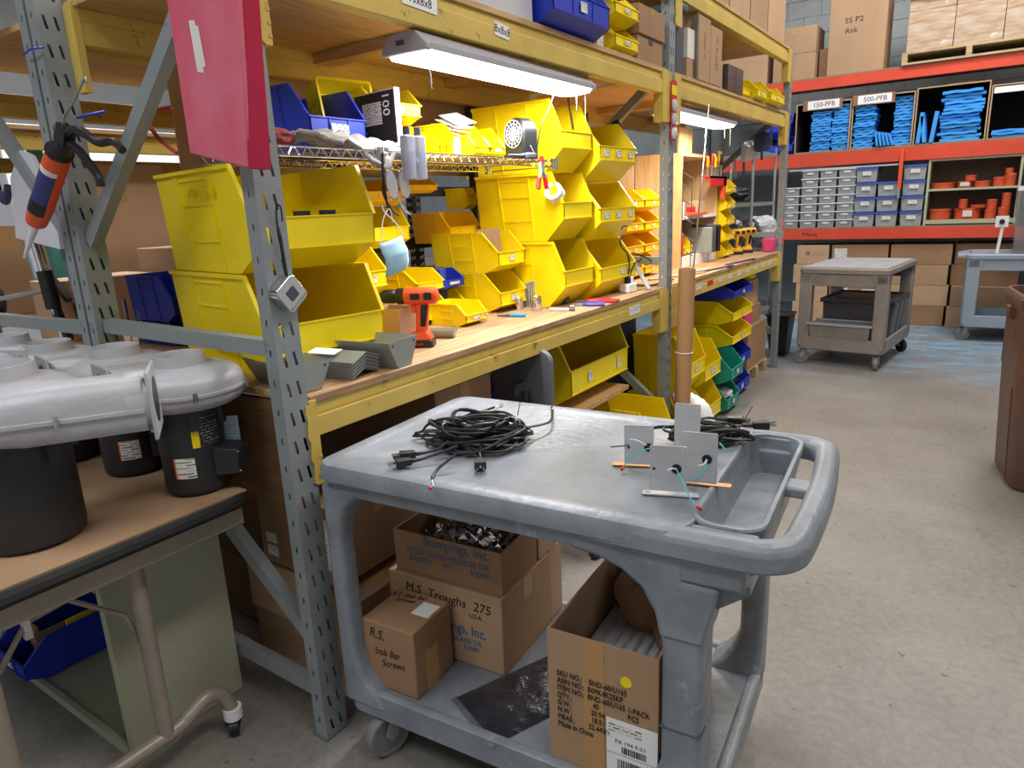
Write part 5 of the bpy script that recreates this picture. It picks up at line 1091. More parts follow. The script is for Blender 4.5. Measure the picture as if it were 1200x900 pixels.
# far end: wire rack with bags
wr = thing('wire_rack', 'tall chrome wire rack with black bags beyond the yellow rack', 'wire rack', (-.75, 5.25, 0))
for x in (0, .42):
    for y in (0, .75): put('pole', MB().cyl((x, y, 0), (x, y, 1.88), .0125, n=10), 'chrome', wr)
for z in (.35, .92, 1.36, 1.8): 
    m = MB().box(-.01, .43, -.01, .0, z, z+.03).box(-.01, .43, .75, .76, z, z+.03).box(-.01, 0, 0, .75, z, z+.03).box(.42, .43, 0, .75, z, z+.03)
    for k in range(12): m.tube([(0, .06*k+.03, z+.02), (.42, .06*k+.03, z+.02)], .002, 4)
    put('wire_level', m, 'zinc', wr); LAST[0]['kind'] = 'stuff'
crumple('big black plastic bag on the wire rack beyond the yellow rack', (-.48, 5.5, 1.13), .24, 'bagfilm', 31, 'plastic_bag', (.9, 1, .72), 'bag')
crumple('clear plastic bag of parts on the wire rack beside the black bag', (-.40, 5.85, 1.14), .19, 'clearfilm2', 32, 'plastic_bag', (.8, 1, .8), 'bag')
crumple('clear bag hanging high on the far upright brace', (-.28, 4.93, 1.80), .09, 'clearfilm2', 33, 'plastic_bag', (.9, .9, 1), 'bag')
crumple('dark navy bundle hanging at the top of the far upright', (-.16, 4.86, 1.86), .08, 'bluedark', 34, 'cloth_bundle', (.9, .9, 1.1), 'bundle')
crumple('black cameras and straps on the upper level of the wire rack', (-.50, 5.45, 1.47), .10, 'black', 35, 'black_gear', (1.2, 1.4, .7), 'gear')
for k in range(5): tag(put('hanging_tool', MB().tube([(-.13-.07*k, 4.985, 1.99-.056*k), (-.12-.07*k, 4.975, 1.82-.056*k-.03*(k % 2))], [.007, .011], 7), ('zinc', 'darkgrey')[k % 2]), '%s hand tool from the right hanging at the far brace' % ORD[k], 'tool', 'tools hanging from the far brace')
tag(put('orange_tag', MB().prism([(-.02, 0), (.02, 0), (.03, -.06), (-.03, -.06)], 'y', 0, .004), 'orange', None, (.004, 5.0, 1.25), (0, 0, R_(90))), 'bright orange tag hanging on the far upright, upper one', 'tag')
tag(put('orange_tag', MB().prism([(-.012, 0), (.012, 0), (.015, -.07), (-.015, -.07)], 'y', 0, .004), 'orange', None, (.004, 5.0, 1.12), (0, 0, R_(90))), 'narrow orange tag below the bright orange one on the far upright', 'tag')
# ================================================================ under the benches
G3 = 'bins stacked on the floor under the second bench'
for lb, y0, y1, z, Ls, H, col, xf in (
    ('tall yellow bin with a white card beside the cardboard tube', 2.72, 3.05, .31, .34, .36, 'yellow', .03),
    ('yellow bin on the floor under the tall carded one beside the tube', 2.72, 3.05, 0, .34, .305, 'yellow', .0),
    ('yellow bin right of the tall carded bin, scuffed lip', 3.07, 3.40, .27, .34, .27, 'yellow', .02),
    ('yellow bin on the floor under the scuffed-lip bin', 3.07, 3.40, 0, .34, .265, 'yellow', .03),
    ('teal bin, upper one, under the second bench', 3.43, 3.72, .215, .40, .21, 'green', .08),
    ('teal bin on the floor with clear bags in it', 3.43, 3.72, 0, .40, .21, 'green', .06),
    ('blue bin beside the upper teal bin', 3.78, 4.20, .215, .42, .19, 'blue', .0),
    ('blue bin on the floor beside the lower teal bin', 3.78, 4.20, 0, .42, .21, 'blue', .0),
    ('wide yellow bin above the blue bins, lower of the pair', 3.69, 4.19, .41, .52, .165, 'yellow', .0),
    ('wide yellow bin above the blue bins, upper of the pair', 3.69, 4.19, .577, .52, .165, 'yellow', .0),
    ('wide blue bin at the top of the stack, right under the second bench beam', 3.69, 4.17, .744, .52, .135, 'blue', .0)):
    bin_(lb, xf, y0, y1, z, Ls, H, col, group=G3, cw=.05 if 'carded' not in lb else .1)
crumple('clear bag of springs in the lower teal bin', (-.03, 3.57, .12), .09, 'clearfilm2', 41, 'parts_bag', (1, 1, .5), 'bag')
for k, (y, z) in enumerate(((3.98, .30), (3.98, .10))): crumple('black parts heaped in the %s blue bin under the second bench' % ('upper', 'lower')[k], (-.12, y, z), .08, 'black', 50+k, 'black_parts', (1.2, 1.6, .45), 'parts')
pl_ = thing('wooden_pallet', 'small wooden pallet under the far end of the second bench', 'pallet', (-.60, 4.28, 0))
for k in range(3): put('runner', B(0, .55, .02+.26*k, .10+.26*k, 0, .09), 'pallet', pl_)
for k in range(4): put('deck_board', B(.02+.14*k, .12+.14*k, 0, .62, .09, .11), 'pallet', pl_)
carton('worn brown carton on the wooden pallet under the second bench', -.58, 4.32, .111, .52, .54, .34, 'carton2', tape=None)
carton('brown carton with a pink wrap on top of the worn pallet carton', -.50, 4.40, .452, .40, .40, .14, 'carton2')
tag(put('pink_bag', B(0, .03, 0, .22, 0, .16), 'pink', None, (-.12, 4.30, .453)), 'pink pouch hanging in front of the pallet cartons', 'bag')
carton('kraft carton near the bench beam above the pink pouch', -.50, 4.42, .593, .38, .36, .20, 'carton3')
bin_('small yellow bin close under the far end of the second bench', -.12, 4.5, 4.7, .794, .2, .08, cards=())
bin_('large open yellow bin on a board under the nearest bench, right of the chair', -.12, 1.60, 2.24, .50, .62, .36, lip=.20, lbar=.12, cards=(-.2, .3), cw=.04, big=True)
tag(put('wooden_board', B(-.76, -.10, 1.50, 2.20, .478, .499), 'lumber'), 'wooden board under the large open yellow bin', 'board')
bin_('big yellow bin on the floor carrying the wooden board', -.12, 1.52, 2.10, .0, .62, .475, lip=.3, lbar=.15, cards=(), big=True)
bin_('yellow bin beyond the cart near the middle post, white foam inside', .06, 2.10, 2.42, .0, .45, .38, lip=.24, lbar=.1, cards=(), big=True)
for k, (y0, z) in enumerate(((.98, .48), (1.26, .42))): bin_('dark blue bin under the nearest bench, %s of the chair' % ('left', 'behind')[k], -.31, y0, y0+.26, z, .40, .24, 'blue', cards=(0,), cw=.05)
carton('brown carton under the blue bins beneath the nearest bench', -.80, 1.00, 0, .44, .48, .415, 'carton2')
tag(put('spacer_board', B(-.80, -.36, .98, 1.24, .42, .478), 'carton2'), 'brown packing layer under the left blue bin beneath the bench', 'cardboard')
dr = thing('navy_drum', 'big navy drum with a black sack on top under the nearest bench', 'drum', (-.66, 2.86, 0))
put('drum_body', MB().lathe([(.0, 0), (.27, 0), (.285, .02), (.28, .35), (.285, .37), (.28, .72), (.285, .74), (0, .74)], n=36), 'bluedark', dr)
crumple('black sack lying on top of the navy drum', (-.66, 2.86, .79), .24, 'cord', 61, 'black_sack', (1, 1.1, .26), 'sack')
t = thing('vent_hose', 'white ribbed plastic vent hose curled on the floor behind the cart', 'hose', (.10, 2.62, 0))
pts = smooth([(-.10, .0, .30), (-.04, .02, .31), (.03, .04, .27), (.06, .05, .20), (.07, .06, .10)], 6)
put('hose_wall', MB().tube(pts, [.055+.004*(i % 2) for i in range(len(pts))], 18), 'white', t)
pts = [(.07+.002*i, .06+.002*i, .10-.005*i) for i in range(14)]; put('ribbed_end', MB().tube(pts, [.058+.006*(i % 2) for i in range(14)], 18), 'white', t)
# office chair back behind the cart
ch = thing('task_chair', 'dark grey chair whose back shows under the bench edge behind the cart', 'chair', (-.10, 1.17, 0), R_(-20))
K['chairgrey'] = M('dark_grey_shell', '666a71', .55, var=.05)
put('backrest', MB().prism(rrpts(-.15, .15, .62, .90, .05, 5), 'y', -.012, .012), 'chairgrey', ch, (0, 0, 0), (R_(0), 0, R_(18)), bev=.006)
put('back_pivot', MB().prism(rrpts(-.03, .06, .70, .76, .025, 4), 'y', -.04, -.012), 'darkgrey', ch, (0, 0, 0), (0, 0, R_(45)))
put('support_column', MB().tube([(.06, -.03, .735), (.07, -.05, .66), (.06, -.0, .5), (.02, .05, .42)], [.02, .024, .024, .024], 12), 'black', ch)
put('seat', MB().prism(rrpts(-.2, .2, -.02, .36, .06, 5), 'z', .40, .45), 'chairgrey', ch, bev=.01)
put('gas_column', MB().cyl((0, .17, .08), (0, .17, .40), .025, n=14), 'black', ch)
for k in range(5): put('base_leg', MB().bar((0, .17, .09), (.24*math.cos(k*1.2566), .17+.24*math.sin(k*1.2566), .06), .04, .025), 'black', ch)
for k in range(5): put('base_caster', MB().cyl((.24*math.cos(k*1.2566)-.015, .17+.24*math.sin(k*1.2566), .025), (.24*math.cos(k*1.2566)+.015, .17+.24*math.sin(k*1.2566), .025), .025, n=12), 'black', ch)
tag(put('wastebasket', MB().add([], []).hexa([(-.07, -.10, 0), (.07, -.10, 0), (.07, .10, 0), (-.07, .10, 0), (-.10, -.13, .38), (.10, -.13, .38), (.10, .13, .38), (-.10, .13, .38)]).box(-.11, .11, -.14, -.125, .37, .39).box(-.11, .11, .125, .14, .37, .39).box(-.11, -.095, -.14, .14, .37, .39).box(.095, .11, -.14, .14, .37, .39), 'black', None, (-.10, 5.55, 0), bev=.006), 'black wastebasket on the floor at the far end of the yellow rack', 'wastebasket')
# ================================================================ red rack at the far wall
YR = 7.5
def rbeam(label, z0, z1, x0=-1.9, x1=2.7, y=YR):
    t = thing('shelf_beam', label, 'beam', (x0, y, z0)); put('beam', B(0, x1-x0, 0, .05, 0, z1-z0), 'rackorange', t, bev=.004)
    put('beam_lip', B(0, x1-x0, .0, .012, z1-z0, z1-z0+.012), 'rackorange', t); return t
rbeam('red beam at the top of the far rack, under the wrapped pallet', 2.545, 2.645)
rbeam('red beam in the middle of the far rack, under the blue foam', 1.735, 1.865)
b_ = rbeam('red beam low on the far rack, under the clear boxes', .935, 1.045)
text('handwriting', 'Mine', .07, 'print', b_, (1.62, -.0008, .055), FY, sx=1.2)
K['particle'] = M('shelf_board', '8a7a66', .8, var=.1)
for z, lb in ((2.657, 'board of the top level of the far red rack'), (1.877, 'board of the foam level of the far red rack'), (1.057, 'board of the clear box level of the far red rack')):
    tag(put('shelf_board', B(-1.9, 2.7, YR, YR+1.1, z, z+.012), 'particle'), lb, 'board')
K['rackgreen'] = M('green_rack_paint', '3f6b58', .5, var=.1)
pm2 = post_mesh(3.4, -.046, 0, -.055, .022)
for x, lb in ((-1.85, 'green upright of the far red rack, hidden at its left'), (1.88, 'green upright of the far red rack behind the third cart')):
    t = thing('upright_frame', lb, 'rack frame', (x, YR+.06, 0), R_(-90))
    put('post', pm2, 'rackgreen', t); put('post', pm2, 'rackgreen', t, (-1.0, 0, 0))
    for za, zb in ((.2, .2), (.3, 1.1), (1.2, 1.2), (1.3, 2.1)): put('brace', MB().bar((-1.0, -.02, za), (-.04, -.02, zb), .03, .04), 'rackgreen', t)
tag(put('light_strip', B(-.55, .56, YR+.02, YR+.06, 1.70, 1.715), 'white'), 'thin white strip under the middle red beam', 'strip')
t = thing('hanging_strut', 'short orange strut hanging below the middle red beam between the clear boxes', 'strut'); put('strut', B(.565, .60, YR-.03, YR-.012, 1.46, 1.86), 'orange', t); put('strut_end', B(.57, .595, YR-.03, YR-.015, 1.36, 1.46), 'galv', t)
# back panels behind the levels (black inside of the cardboard compartments)
ZF = 1.89
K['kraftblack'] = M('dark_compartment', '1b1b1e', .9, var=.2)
def compartment(label, x0, x1, h, d=.55):
    t = thing('open_compartment', label, 'box', (x0, YR+.005, ZF)); w = x1-x0; e = .008
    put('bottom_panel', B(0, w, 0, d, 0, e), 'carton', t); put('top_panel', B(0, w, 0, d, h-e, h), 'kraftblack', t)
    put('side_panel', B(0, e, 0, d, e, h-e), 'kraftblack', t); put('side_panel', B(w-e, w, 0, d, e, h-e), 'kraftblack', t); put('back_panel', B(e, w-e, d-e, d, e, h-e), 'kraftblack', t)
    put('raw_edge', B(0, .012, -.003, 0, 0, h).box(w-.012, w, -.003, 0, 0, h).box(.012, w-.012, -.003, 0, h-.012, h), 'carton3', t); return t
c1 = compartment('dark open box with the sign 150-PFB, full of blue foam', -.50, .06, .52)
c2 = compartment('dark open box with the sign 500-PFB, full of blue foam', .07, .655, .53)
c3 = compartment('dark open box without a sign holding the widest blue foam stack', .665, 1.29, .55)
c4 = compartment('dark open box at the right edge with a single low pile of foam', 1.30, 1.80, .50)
K['signboard'] = M('worn_sign_board', '9a6a4c', .8, var=.25, scale=9)
for c, x, s in ((c1, .07, '150-PFB'), (c2, .0, '500-PFB')):
    b = put('sign_board', B(x, x+.40, -.02, -.008, .44, .545), 'signboard', c)
    put('sign_paper', B(x+.05, x+.37, -.022, -.02, .45, .537), 'paper', b); text('lettering', s, .068, 'print', b, (x+.215, -.0225, .492), FY, sx=.98)
put('sign_paper', B(.02, .47, -.02, -.01, .42, .475), 'paper', c4); text('lettering', '1000-PFB', .05, 'print', c4, (.36, -.021, .447), FY)
FM = {}
def foamstack(label, x, y, z, w, d, n, th, jit=.012, seed=1, rz=0):
    q = random.Random(seed)
    for k in range(n):
        key = (w, d, th, k % 3)
        if key not in FM:
            m = MB(); N = 6; lo = []; up_ = []
            for i in range(N+1):
                xx = w*i/N; b = .004*math.sin(i*1.9+k*2.1); lo.append((xx, b)); up_.append((xx, b+th*.8))
            m.prism(lo+up_[::-1], 'y', 0, d); FM[key] = m.mesh('foam_sheet'); FM[key].materials.append(K['foam'])
        o = put('foam_sheet', FM[key], None, None, (x+q.uniform(-jit, jit), y+q.uniform(-jit, jit), z+k*th), (0, 0, rz+q.uniform(-.03, .03)))
        tag(o, '%s sheet from below in the %s' % (ORD[k], label), 'foam', 'blue foam sheets, %s' % label)
FF = ZF+.010
foamstack('left pile under the 150-PFB sign', -.335, YR+.02, FF, .20, .35, 16, .0265, seed=1)
foamstack('right pile under the 150-PFB sign', -.125, YR+.03, FF+.004, .18, .35, 16, .0295, seed=2)
foamstack('tall left pile under the 500-PFB sign', .095, YR+.03, FF, .20, .35, 16, .027, seed=3, jit=.016)
foamstack('right pile under the 500-PFB sign', .465, YR+.06, FF+.004, .18, .35, 16, .0305, seed=4)
foamstack('wide pile in the box without a sign', .895, YR+.03, FF, .34, .35, 15, .0325, seed=5, jit=.022)
foamstack('low pile right of the wide pile', 1.34, YR+.02, FF, .42, .35, 3, .026, seed=6)
foamstack('small pile left of the sign boxes', -.85, YR+.02, FF-.005, .25, .35, 3, .024, seed=7)
for k in range(5): tag(put('foam_sheet', B(0, .02, 0, .25, 0, .15-.006*k), 'foam', None, (.33+.035*k, YR-.03+.006*k, FF+.004), (0, R_(-10-2*k), 0)), '%s foam sheet standing on edge before the right 500-PFB pile' % ORD[k], 'foam', 'standing foam sheets at the 500-PFB box')
for k, (x, h) in enumerate(((.692, .30), (.752, .26), (.81, .30))): tag(put('foam_sheet', B(0, .035, 0, .3, 0, h), 'foam', None, (x, YR-.01, FF+.003), (0, R_((4, -8, 6)[k]), 0)), ('%s of three blue foam rolls standing left of the wide pile' % ('leftmost', 'middle', 'rightmost')[k]), 'foam')
tag(put('kraft_flap', B(.93, 1.15, YR+.1, YR+.3, 2.442, 2.46), 'carton3'), 'kraft flap lying on top of the box with the widest foam stack', 'cardboard')
bin_('dark blue bin on the foam level at the left end, beside the yellow rack', 0, 0, .30, 0, .36, .20, 'blue', cards=(), loc=(-.66, YR+.34, ZF), rot=(0, 0, R_(-90)))
bin_('dark blue bin standing higher behind the far upright', 0, 0, .30, 0, .36, .24, 'blue', cards=(), loc=(-.70, YR+.38, ZF+.21), rot=(0, 0, R_(-90)))
# clear boxes
K['frost'] = M('frosted_box_plastic', '9fa4a6', .35, var=.12, scale=22); K['frostlid'] = M('frosted_lid', 'dcdfe2', .3, var=.05); K['bluelid'] = M('blue_lid', '3a57b8', .35, var=.05)
def clearbox(label, x, z, w, h, d, lid, group, k):
    key = ('cb', w, h)
    if key not in BM:
        BM[key] = MB().hexa([(w*.04, .01, 0), (w*.96, .01, 0), (w*.96, d-.01, 0), (w*.04, d-.01, 0), (0, 0, h*.84), (w, 0, h*.84), (w, d, h*.84), (0, d, h*.84)]).mesh('clear_box')
        BM[key, 'l'] = B(-.006, w+.006, -.012, d+.006, h*.82, h*.96).mesh('lid')
        BM[key, 'c'] = B(w*.3, w*.72, -.006, -.003, h*.42, h*.68).mesh('label_card'); BM[key, 'c'].materials.append(K['card'])
    o = tag(put('clear_box', BM[key], 'frost', None, (x, YR+.03, z)), label, 'box', group)
    m = BM[key, 'l'].copy() if BM[key, 'l'].materials and BM[key, 'l'].materials[0] != K[lid] else BM[key, 'l']
    put('lid', m, lid, o); put('label_card', BM[key, 'c'], None, o); return o
ordn = ('bottom', 'second', 'third', 'fourth', 'fifth', 'sixth', 'top')
for c, (x, n) in enumerate(((-.60, 5), (-.405, 7), (-.215, 7), (-.025, 7))):
    for k in range(n): clearbox('small frosted lidded box, %s from below in the %s column' % (ordn[k], ('first', 'second', 'third', 'fourth')[c]), x, 1.07+k*.091, .175, .090, .28, 'frostlid', 'small lidded boxes on the far rack', c)
for c, (x, n, lid) in enumerate(((.155, 4, 'bluelid'), (.375, 3, 'bluelid'), (.61, 4, 'frostblue'))):
    if lid == 'frostblue' and lid not in K: K[lid] = M('grey_blue_lid', '5a7498', .35, var=.05)
    for k in range(n): clearbox('larger clear box with a %s lid, %s from below, %s column' % ('greyish' if c == 2 else 'blue', ordn[k], ('left', 'middle', 'right')[c]), x, 1.07+k*.158, .205, .157, .30, lid, 'larger lidded boxes on the far rack', c)
# green shelf unit with orange tubs
gs = thing('shelf_unit', 'pale green metal shelf unit of orange tubs on the far rack', 'shelf unit', (.83, YR+.02, 1.07))
GW, GH = .80, .665
put('side_panel', B(0, .022, 0, .32, 0, GH), 'khaki', gs); put('side_panel', B(GW-.022, GW, 0, .32, 0, GH), 'khaki', gs); put('back_panel', B(.022, GW-.022, .31, .32, 0, GH), M('dark_shelf_back', '55463c', .7), gs)
for z in (.012, .345, GH-.02): put('shelf', B(.022, GW-.022, 0, .31, z, z+.022 if z > .1 else z+.04), 'khaki', gs)
tubs = ((.09, 0, .17, .085), (.27, 0, .11, .04), (.30, 0, .13, .05), (.47, 0, .13, .05), (.36, .05, .08, .045), (.50, .05, .07, .05), (.63, 0, .07, .05), (.63, .05, .07, .06), (.68, .11, .05, .06), (.72, 0, .05, .16))
for s, (zb, off) in enumerate(((1.122, 0), (1.437, .01))):
    for k, (x, dz, w, h) in enumerate(((.04, 0, .20, .11), (.26, 0, .25, .11), (.30, .111, .08, .09), (.40, .111, .14, .03), (.53, 0, .10, .09), (.54, .091, .09, .10), (.64, 0, .10, .11), (.66, .111, .08, .14)) if s == 0 else ((.03, 0, .22, .06), (.27, 0, .13, .065), (.41, 0, .14, .06), (.33, .066, .10, .055), (.57, 0, .11, .09), (.66, .0, .10, .12), (.66, .121, .07, .05))):
        w2 = w/2
        o = put('orange_tub', MB().lathe([(w2*.94, 0), (w2*.97, h*.8), (w2, h*.8), (w2, h*.95), (w2*.9, h)], n=20), 'orangelt', None, (.83+x+w2, YR+.04+min(.13, w2), zb+dz))
        if k == 1: put('paper_label', B(-.04, .04, -w2-.004, -w2-.001, h*.25, h*.8), 'card', o)
        tag(o, 'orange round tub, %s in the row on the %s shelf of the green unit' % (ORD[k], ('lower', 'upper')[s]), 'tub', 'orange tubs, %s shelf' % ('lower', 'upper')[s])
# cartons on top
K['wrapped'] = M('film_wrapped_carton', 'ab8866', .25, var=.1, scale=4, stretch=(1, 1, 8), c2='c9b8a6', scuff='e9e6e2', sc_scale=5, sc_amt=.5)
ZT = 2.6695
c = carton('very tall kraft carton with pen marks standing on the far red rack', -.22, YR+.03, ZT, .55, .45, 1.05, 'carton', tape=None)
text('handwriting', 'SS P2', .075, 'print', c, (.24, -.0008, .52), FY, sx=1.1); text('handwriting', 'Rnk', .075, 'print', c, (.22, -.0008, .42), FY, sx=1)
for k in range(2): carton('%s kraft carton with white drips at the left end of the far rack top' % ('lower', 'upper')[k], -.78, YR+.02, ZT+.27*k, .44, .42, .268, 'carton', tape='y' if k else None)
carton('dark sided carton between the two carton piles on the far rack top', -.325, YR+.15, ZT, .09, .35, .3, 'carton2', tape=None)
carton('tall kraft carton at the far left on top of the far rack', -1.35, YR+.05, ZT, .5, .42, .75, 'carton3', tape=None)
pa = thing('wooden_pallet', 'wooden pallet with film-wrapped cartons on top of the far red rack', 'pallet', (.50, YR-.03, ZT))
for k in range(3): put('runner', B(.55*k, .55*k+.05, 0, .9, .02, .10), 'pallet', pa)
for k in range(7): put('deck_board', B(0, 1.3, .0+.13*k, .10+.13*k, .10, .12), 'pallet', pa)
put('bottom_board', B(0, 1.3, 0, .1, 0, .02), 'pallet', pa)
for k in range(3):
    for r in range(2):
        carton('film-wrapped carton on the high pallet, %s row, %s' % (('lower', 'upper')[r], ('left', 'middle', 'right')[k]), .53+.405*k, YR-.01, ZT+.121+.37*r, .40, .6, .368, 'wrapped', tape=None)
tag(put('stretch_film', pouch(.9, .22, .05, 24, 10, 77, .03), 'clearfilm2', None, (.95, YR-.035, ZT+.72), (R_(90), 0, 0)), 'bunched white stretch film around the cartons on the high pallet', 'film')
# floor cartons
for r in range(4):
    for c_, (x0, w) in enumerate(((-.06, .58), (.535, .58), (1.13, .60), (1.93, .6))):
        carton('long kraft carton under the red rack, %s row, %s stack' % (('first', 'second', 'third', 'top')[r], ('first', 'second', 'third', 'fourth')[c_]), x0+(.02 if r % 2 else 0), YR+.04+(.08 if c_ == 2 and r > 1 else 0), r*.218, w-.01, .5, .216, ('carton', 'carton2', 'carton3')[(r+c_) % 3 if r < 3 else 1], tape=None, labels=((('y', .06, .03, .14, .14), ('y', .34, .04, .13, .12)) if (c_ == 0 and r in (1, 2)) else ((('y', .03, .08, .13, .1),) if (c_ == 0 and r == 3) else ())))
for r in range(4):
    c = carton('pale carton with a black emblem, %s in the left stack under the far rack' % ('lowest', 'second', 'third', 'topmost')[r], -.43+(0, .03, -.01, .02)[r], YR+.02, r*.218, .34, .4, .216, 'carton3', tape=None)
    em = MB()
    for dx in (-.012, .012):
        for dz in (-.012, .012): em.cbox((.12+dx, -.001, .125+dz), (.014, .002, .014))
    put('emblem', em, 'print', c); LAST[0]['kind'] = 'stuff'
    put('fine_print', B(.17, .30, -.0015, 0, .10, .15), card_mat('kraft_print', ink='6d5236', paper='bd9b7a', sx=50) if 'kp' not in K else K['kp'], c)
# ================================================================ second and third cart, trash can
def simplecart(label, loc, rz, Lx, Wy, H, mat, legw=.10):
    t = thing('utility_cart', label, 'cart', loc, rz)
    m = MB(); 
    def lp(e, z, r=.05): return [(p[0], p[1], z) for p in rrpts(e, Lx-e, e, Wy-e, r, 5)]
    b, n = ringsweep(m, [lp(.03, H-.055), lp(.0, H-.045), lp(.0, H-.012), lp(.012, H), lp(.035, H), lp(.04, H-.004)]); m.f.append(tuple(b+5*n+k for k in range(n))); m.f.append(tuple(b+k for k in range(n))[::-1])
    put('top_shelf', m, mat, t)
    for y_ in (.02, Wy-.05): put('top_apron', MB().prism([(.05, H-.05), (Lx-.05, H-.05), (Lx-.05, H-.155), (.05, H-.155)], 'y', y_, y_+.03), mat, t, bev=.006)
    for x in (0, 1):
        for y in (0, 1):
            xa = .01 if x == 0 else Lx-.01-legw; ya = .012 if y == 0 else Wy-.012-.09
            put('leg', MB().box(xa, xa+legw, ya, ya+.09, .16, H-.05), mat, t, bev=.012)
            put('leg_flare', MB().prism([(xa if x == 0 else xa+legw, H-.05), (xa+legw+.05 if x == 0 else xa-.05, H-.05), (xa+legw if x == 0 else xa, H-.12), (xa if x == 0 else xa+legw, H-.12)], 'y', ya, ya+.09), mat, t)
            caster(t, .06 if x == 0 else Lx-.07, .08 if y == 0 else Wy-.08, .14, r=.058, yaw=R_((20, 75, 100, 140)[x*2+y]), wmat='wheelgrey' if y == 0 else 'rubber')
    m = MB(); b, n = ringsweep(m, [lp(.02, .135), lp(.01, .145), lp(.01, .245), lp(.018, .25), lp(.03, .25), lp(.035, .16)]); m.f.append(tuple(b+5*n+k for k in range(n))); m.f.append(tuple(b+k for k in range(n))[::-1])
    put('lower_shelf', m, mat, t); return t
c2_ = simplecart('grey-brown utility cart standing in the aisle with a black tote on its lower shelf', (.105, 5.20, 0), R_(-6), .71, 1.02, .84, 'cartbrown')
put('cover_sheet', MB().box(.02, .68, .02, 1.0, .8405, .8445), M('worn_white_sheet', 'a6a7ab', .5, var=.2, scale=7, scuff='4d4a50', sc_scale=5, sc_amt=.8), c2_)
tray = MB().hexa([(.12, .015, .25), (.58, .015, .25), (.58, .25, .25), (.12, .25, .25), (.11, -.01, .37), (.59, -.01, .37), (.59, .27, .36), (.11, .27, .36)])
put('end_tray', tray, 'cartbrown', c2_); put('tray_rim', MB().box(.09, .61, -.02, .0, .36, .378).box(.09, .61, .262, .282, .352, .37), 'cartlight', c2_)
tt = thing('storage_tote', 'big black storage tote on the lower shelf of the grey-brown cart', 'tote', (.26, 5.50, .165), R_(-6))
put('tote_body', MB().hexa([(.03, .03, 0), (.52, .03, 0), (.52, .55, 0), (.03, .55, 0), (0, 0, .37), (.55, 0, .37), (.55, .58, .37), (0, .58, .37)]), 'black2', tt) if K.setdefault('black2', M('charcoal_tote', '3f4044', .45, var=.1)) else 0
put('tote_rim', MB().box(-.02, .57, -.02, .0, .35, .385).box(-.02, .57, .58, .60, .35, .385).box(-.02, 0, -.02, .60, .35, .385).box(.55, .57, -.02, .60, .35, .385), 'black2', tt, bev=.004)
for k in range(3): put('tote_rib', MB().hexa([(.52, .08+.17*k, 0), (.545, .08+.17*k, 0), (.545, .15+.17*k, 0), (.52, .15+.17*k, 0), (.55, .07+.17*k, .35), (.575, .07+.17*k, .35), (.575, .16+.17*k, .35), (.55, .16+.17*k, .35)]), M('grey_rib', '6b6c70', .45) if k == 0 else bpy.data.materials['grey_rib'], tt)
c3_ = simplecart('light grey utility cart cut off by the right edge of the photo', (1.27, 6.75, 0), R_(2), 1.1, .62, .83, 'cartlight', legw=.11)
put('handle_end', MB().prism([(-.07, .79), (-.07, .815), (.03, .83), (.06, .83), (.06, .78)], 'y', .06, .56), 'cartlight', c3_, bev=.008)
t = thing('label_clip', 'small white stand with a black knob on the light grey cart', 'stand', (1.50, 6.85, .8305)); put('stand_arm', MB().bar((0, 0, 0), (.02, 0, .26), .025, .01, (0, 1, 0)), 'white', t); put('stand_head', B(-.04, .06, -.015, .015, .24, .34), 'white', t); put('knob', MB().cyl((.01, -.03, .29), (.01, -.014, .29), .022, n=16), 'black', t)
t = thing('clear_container', 'clear plastic container with pink and black parts on the light grey cart', 'container', (1.60, 6.80, .8305))
K['clearbox'] = M('clear_container_plastic', 'ccd3d8', .15, trans=.8, var=0)
put('container_wall', MB().hexa([(.02, .02, 0), (.36, .02, 0), (.36, .3, 0), (.02, .3, 0), (.0, 0, .56), (.38, 0, .56), (.38, .32, .56), (0, .32, .56)]), 'clearbox', t)
put('lid', B(.0, .38, 0, .32, .56, .60), 'white', t)
for k, (x, m_) in enumerate(((.10, 'pink'), (.2, 'darkgrey'), (.28, 'pink'))): tag(put('small_part', B(0, .06, 0, .06, 0, .08), m_, None, (1.60+x, 6.88, .835)), ('left pink part', 'grey part', 'right pink part')[k]+' inside the clear container on the light grey cart', 'part')
tc = thing('trash_can', 'tall brown plastic trash can at the right edge of the photo', 'trash can', (1.835, 3.08, 0), R_(8))
K['brownplastic'] = M('brown_plastic', '614438', .45, var=.1, scale=6, bump=.1)
m = MB(); 
def tcl(s, z, r=.10): return [(p[0], p[1], z) for p in rrpts(-s, s, -s, s, r, 6)]
lv = [(.235, 0), (.248, .02), (.272, .56), (.276, .565), (.278, .80), (.279, .86), (.292, .875), (.296, .93), (.286, .945), (.272, .945), (.266, .90), (.225, .03)]
b, n = ringsweep(m, [tcl(s, z) for s, z in lv]); m.f.append(tuple(b+k for k in range(n))[::-1]); m.f.append(tuple(b+(len(lv)-1)*n+k for k in range(n)))
put('can_body', m, 'brownplastic', tc); put('grip_recess', B(-.281, -.268, -.08, .08, .72, .82), 'brownplastic', tc, bev=.01)
for y in (-.14,): put('corner_rib', MB().hexa([(-.252, y-.005, .03), (-.24, y-.005, .03), (-.24, y+.005, .03), (-.252, y+.005, .03), (-.2745, y-.005, .5), (-.26, y-.005, .5), (-.26, y+.005, .5), (-.2745, y+.005, .5)]), 'brownplastic', tc)
put('hinge', B(-.31, -.27, -.03, .03, .82, .88), 'brownplastic', tc, bev=.006)
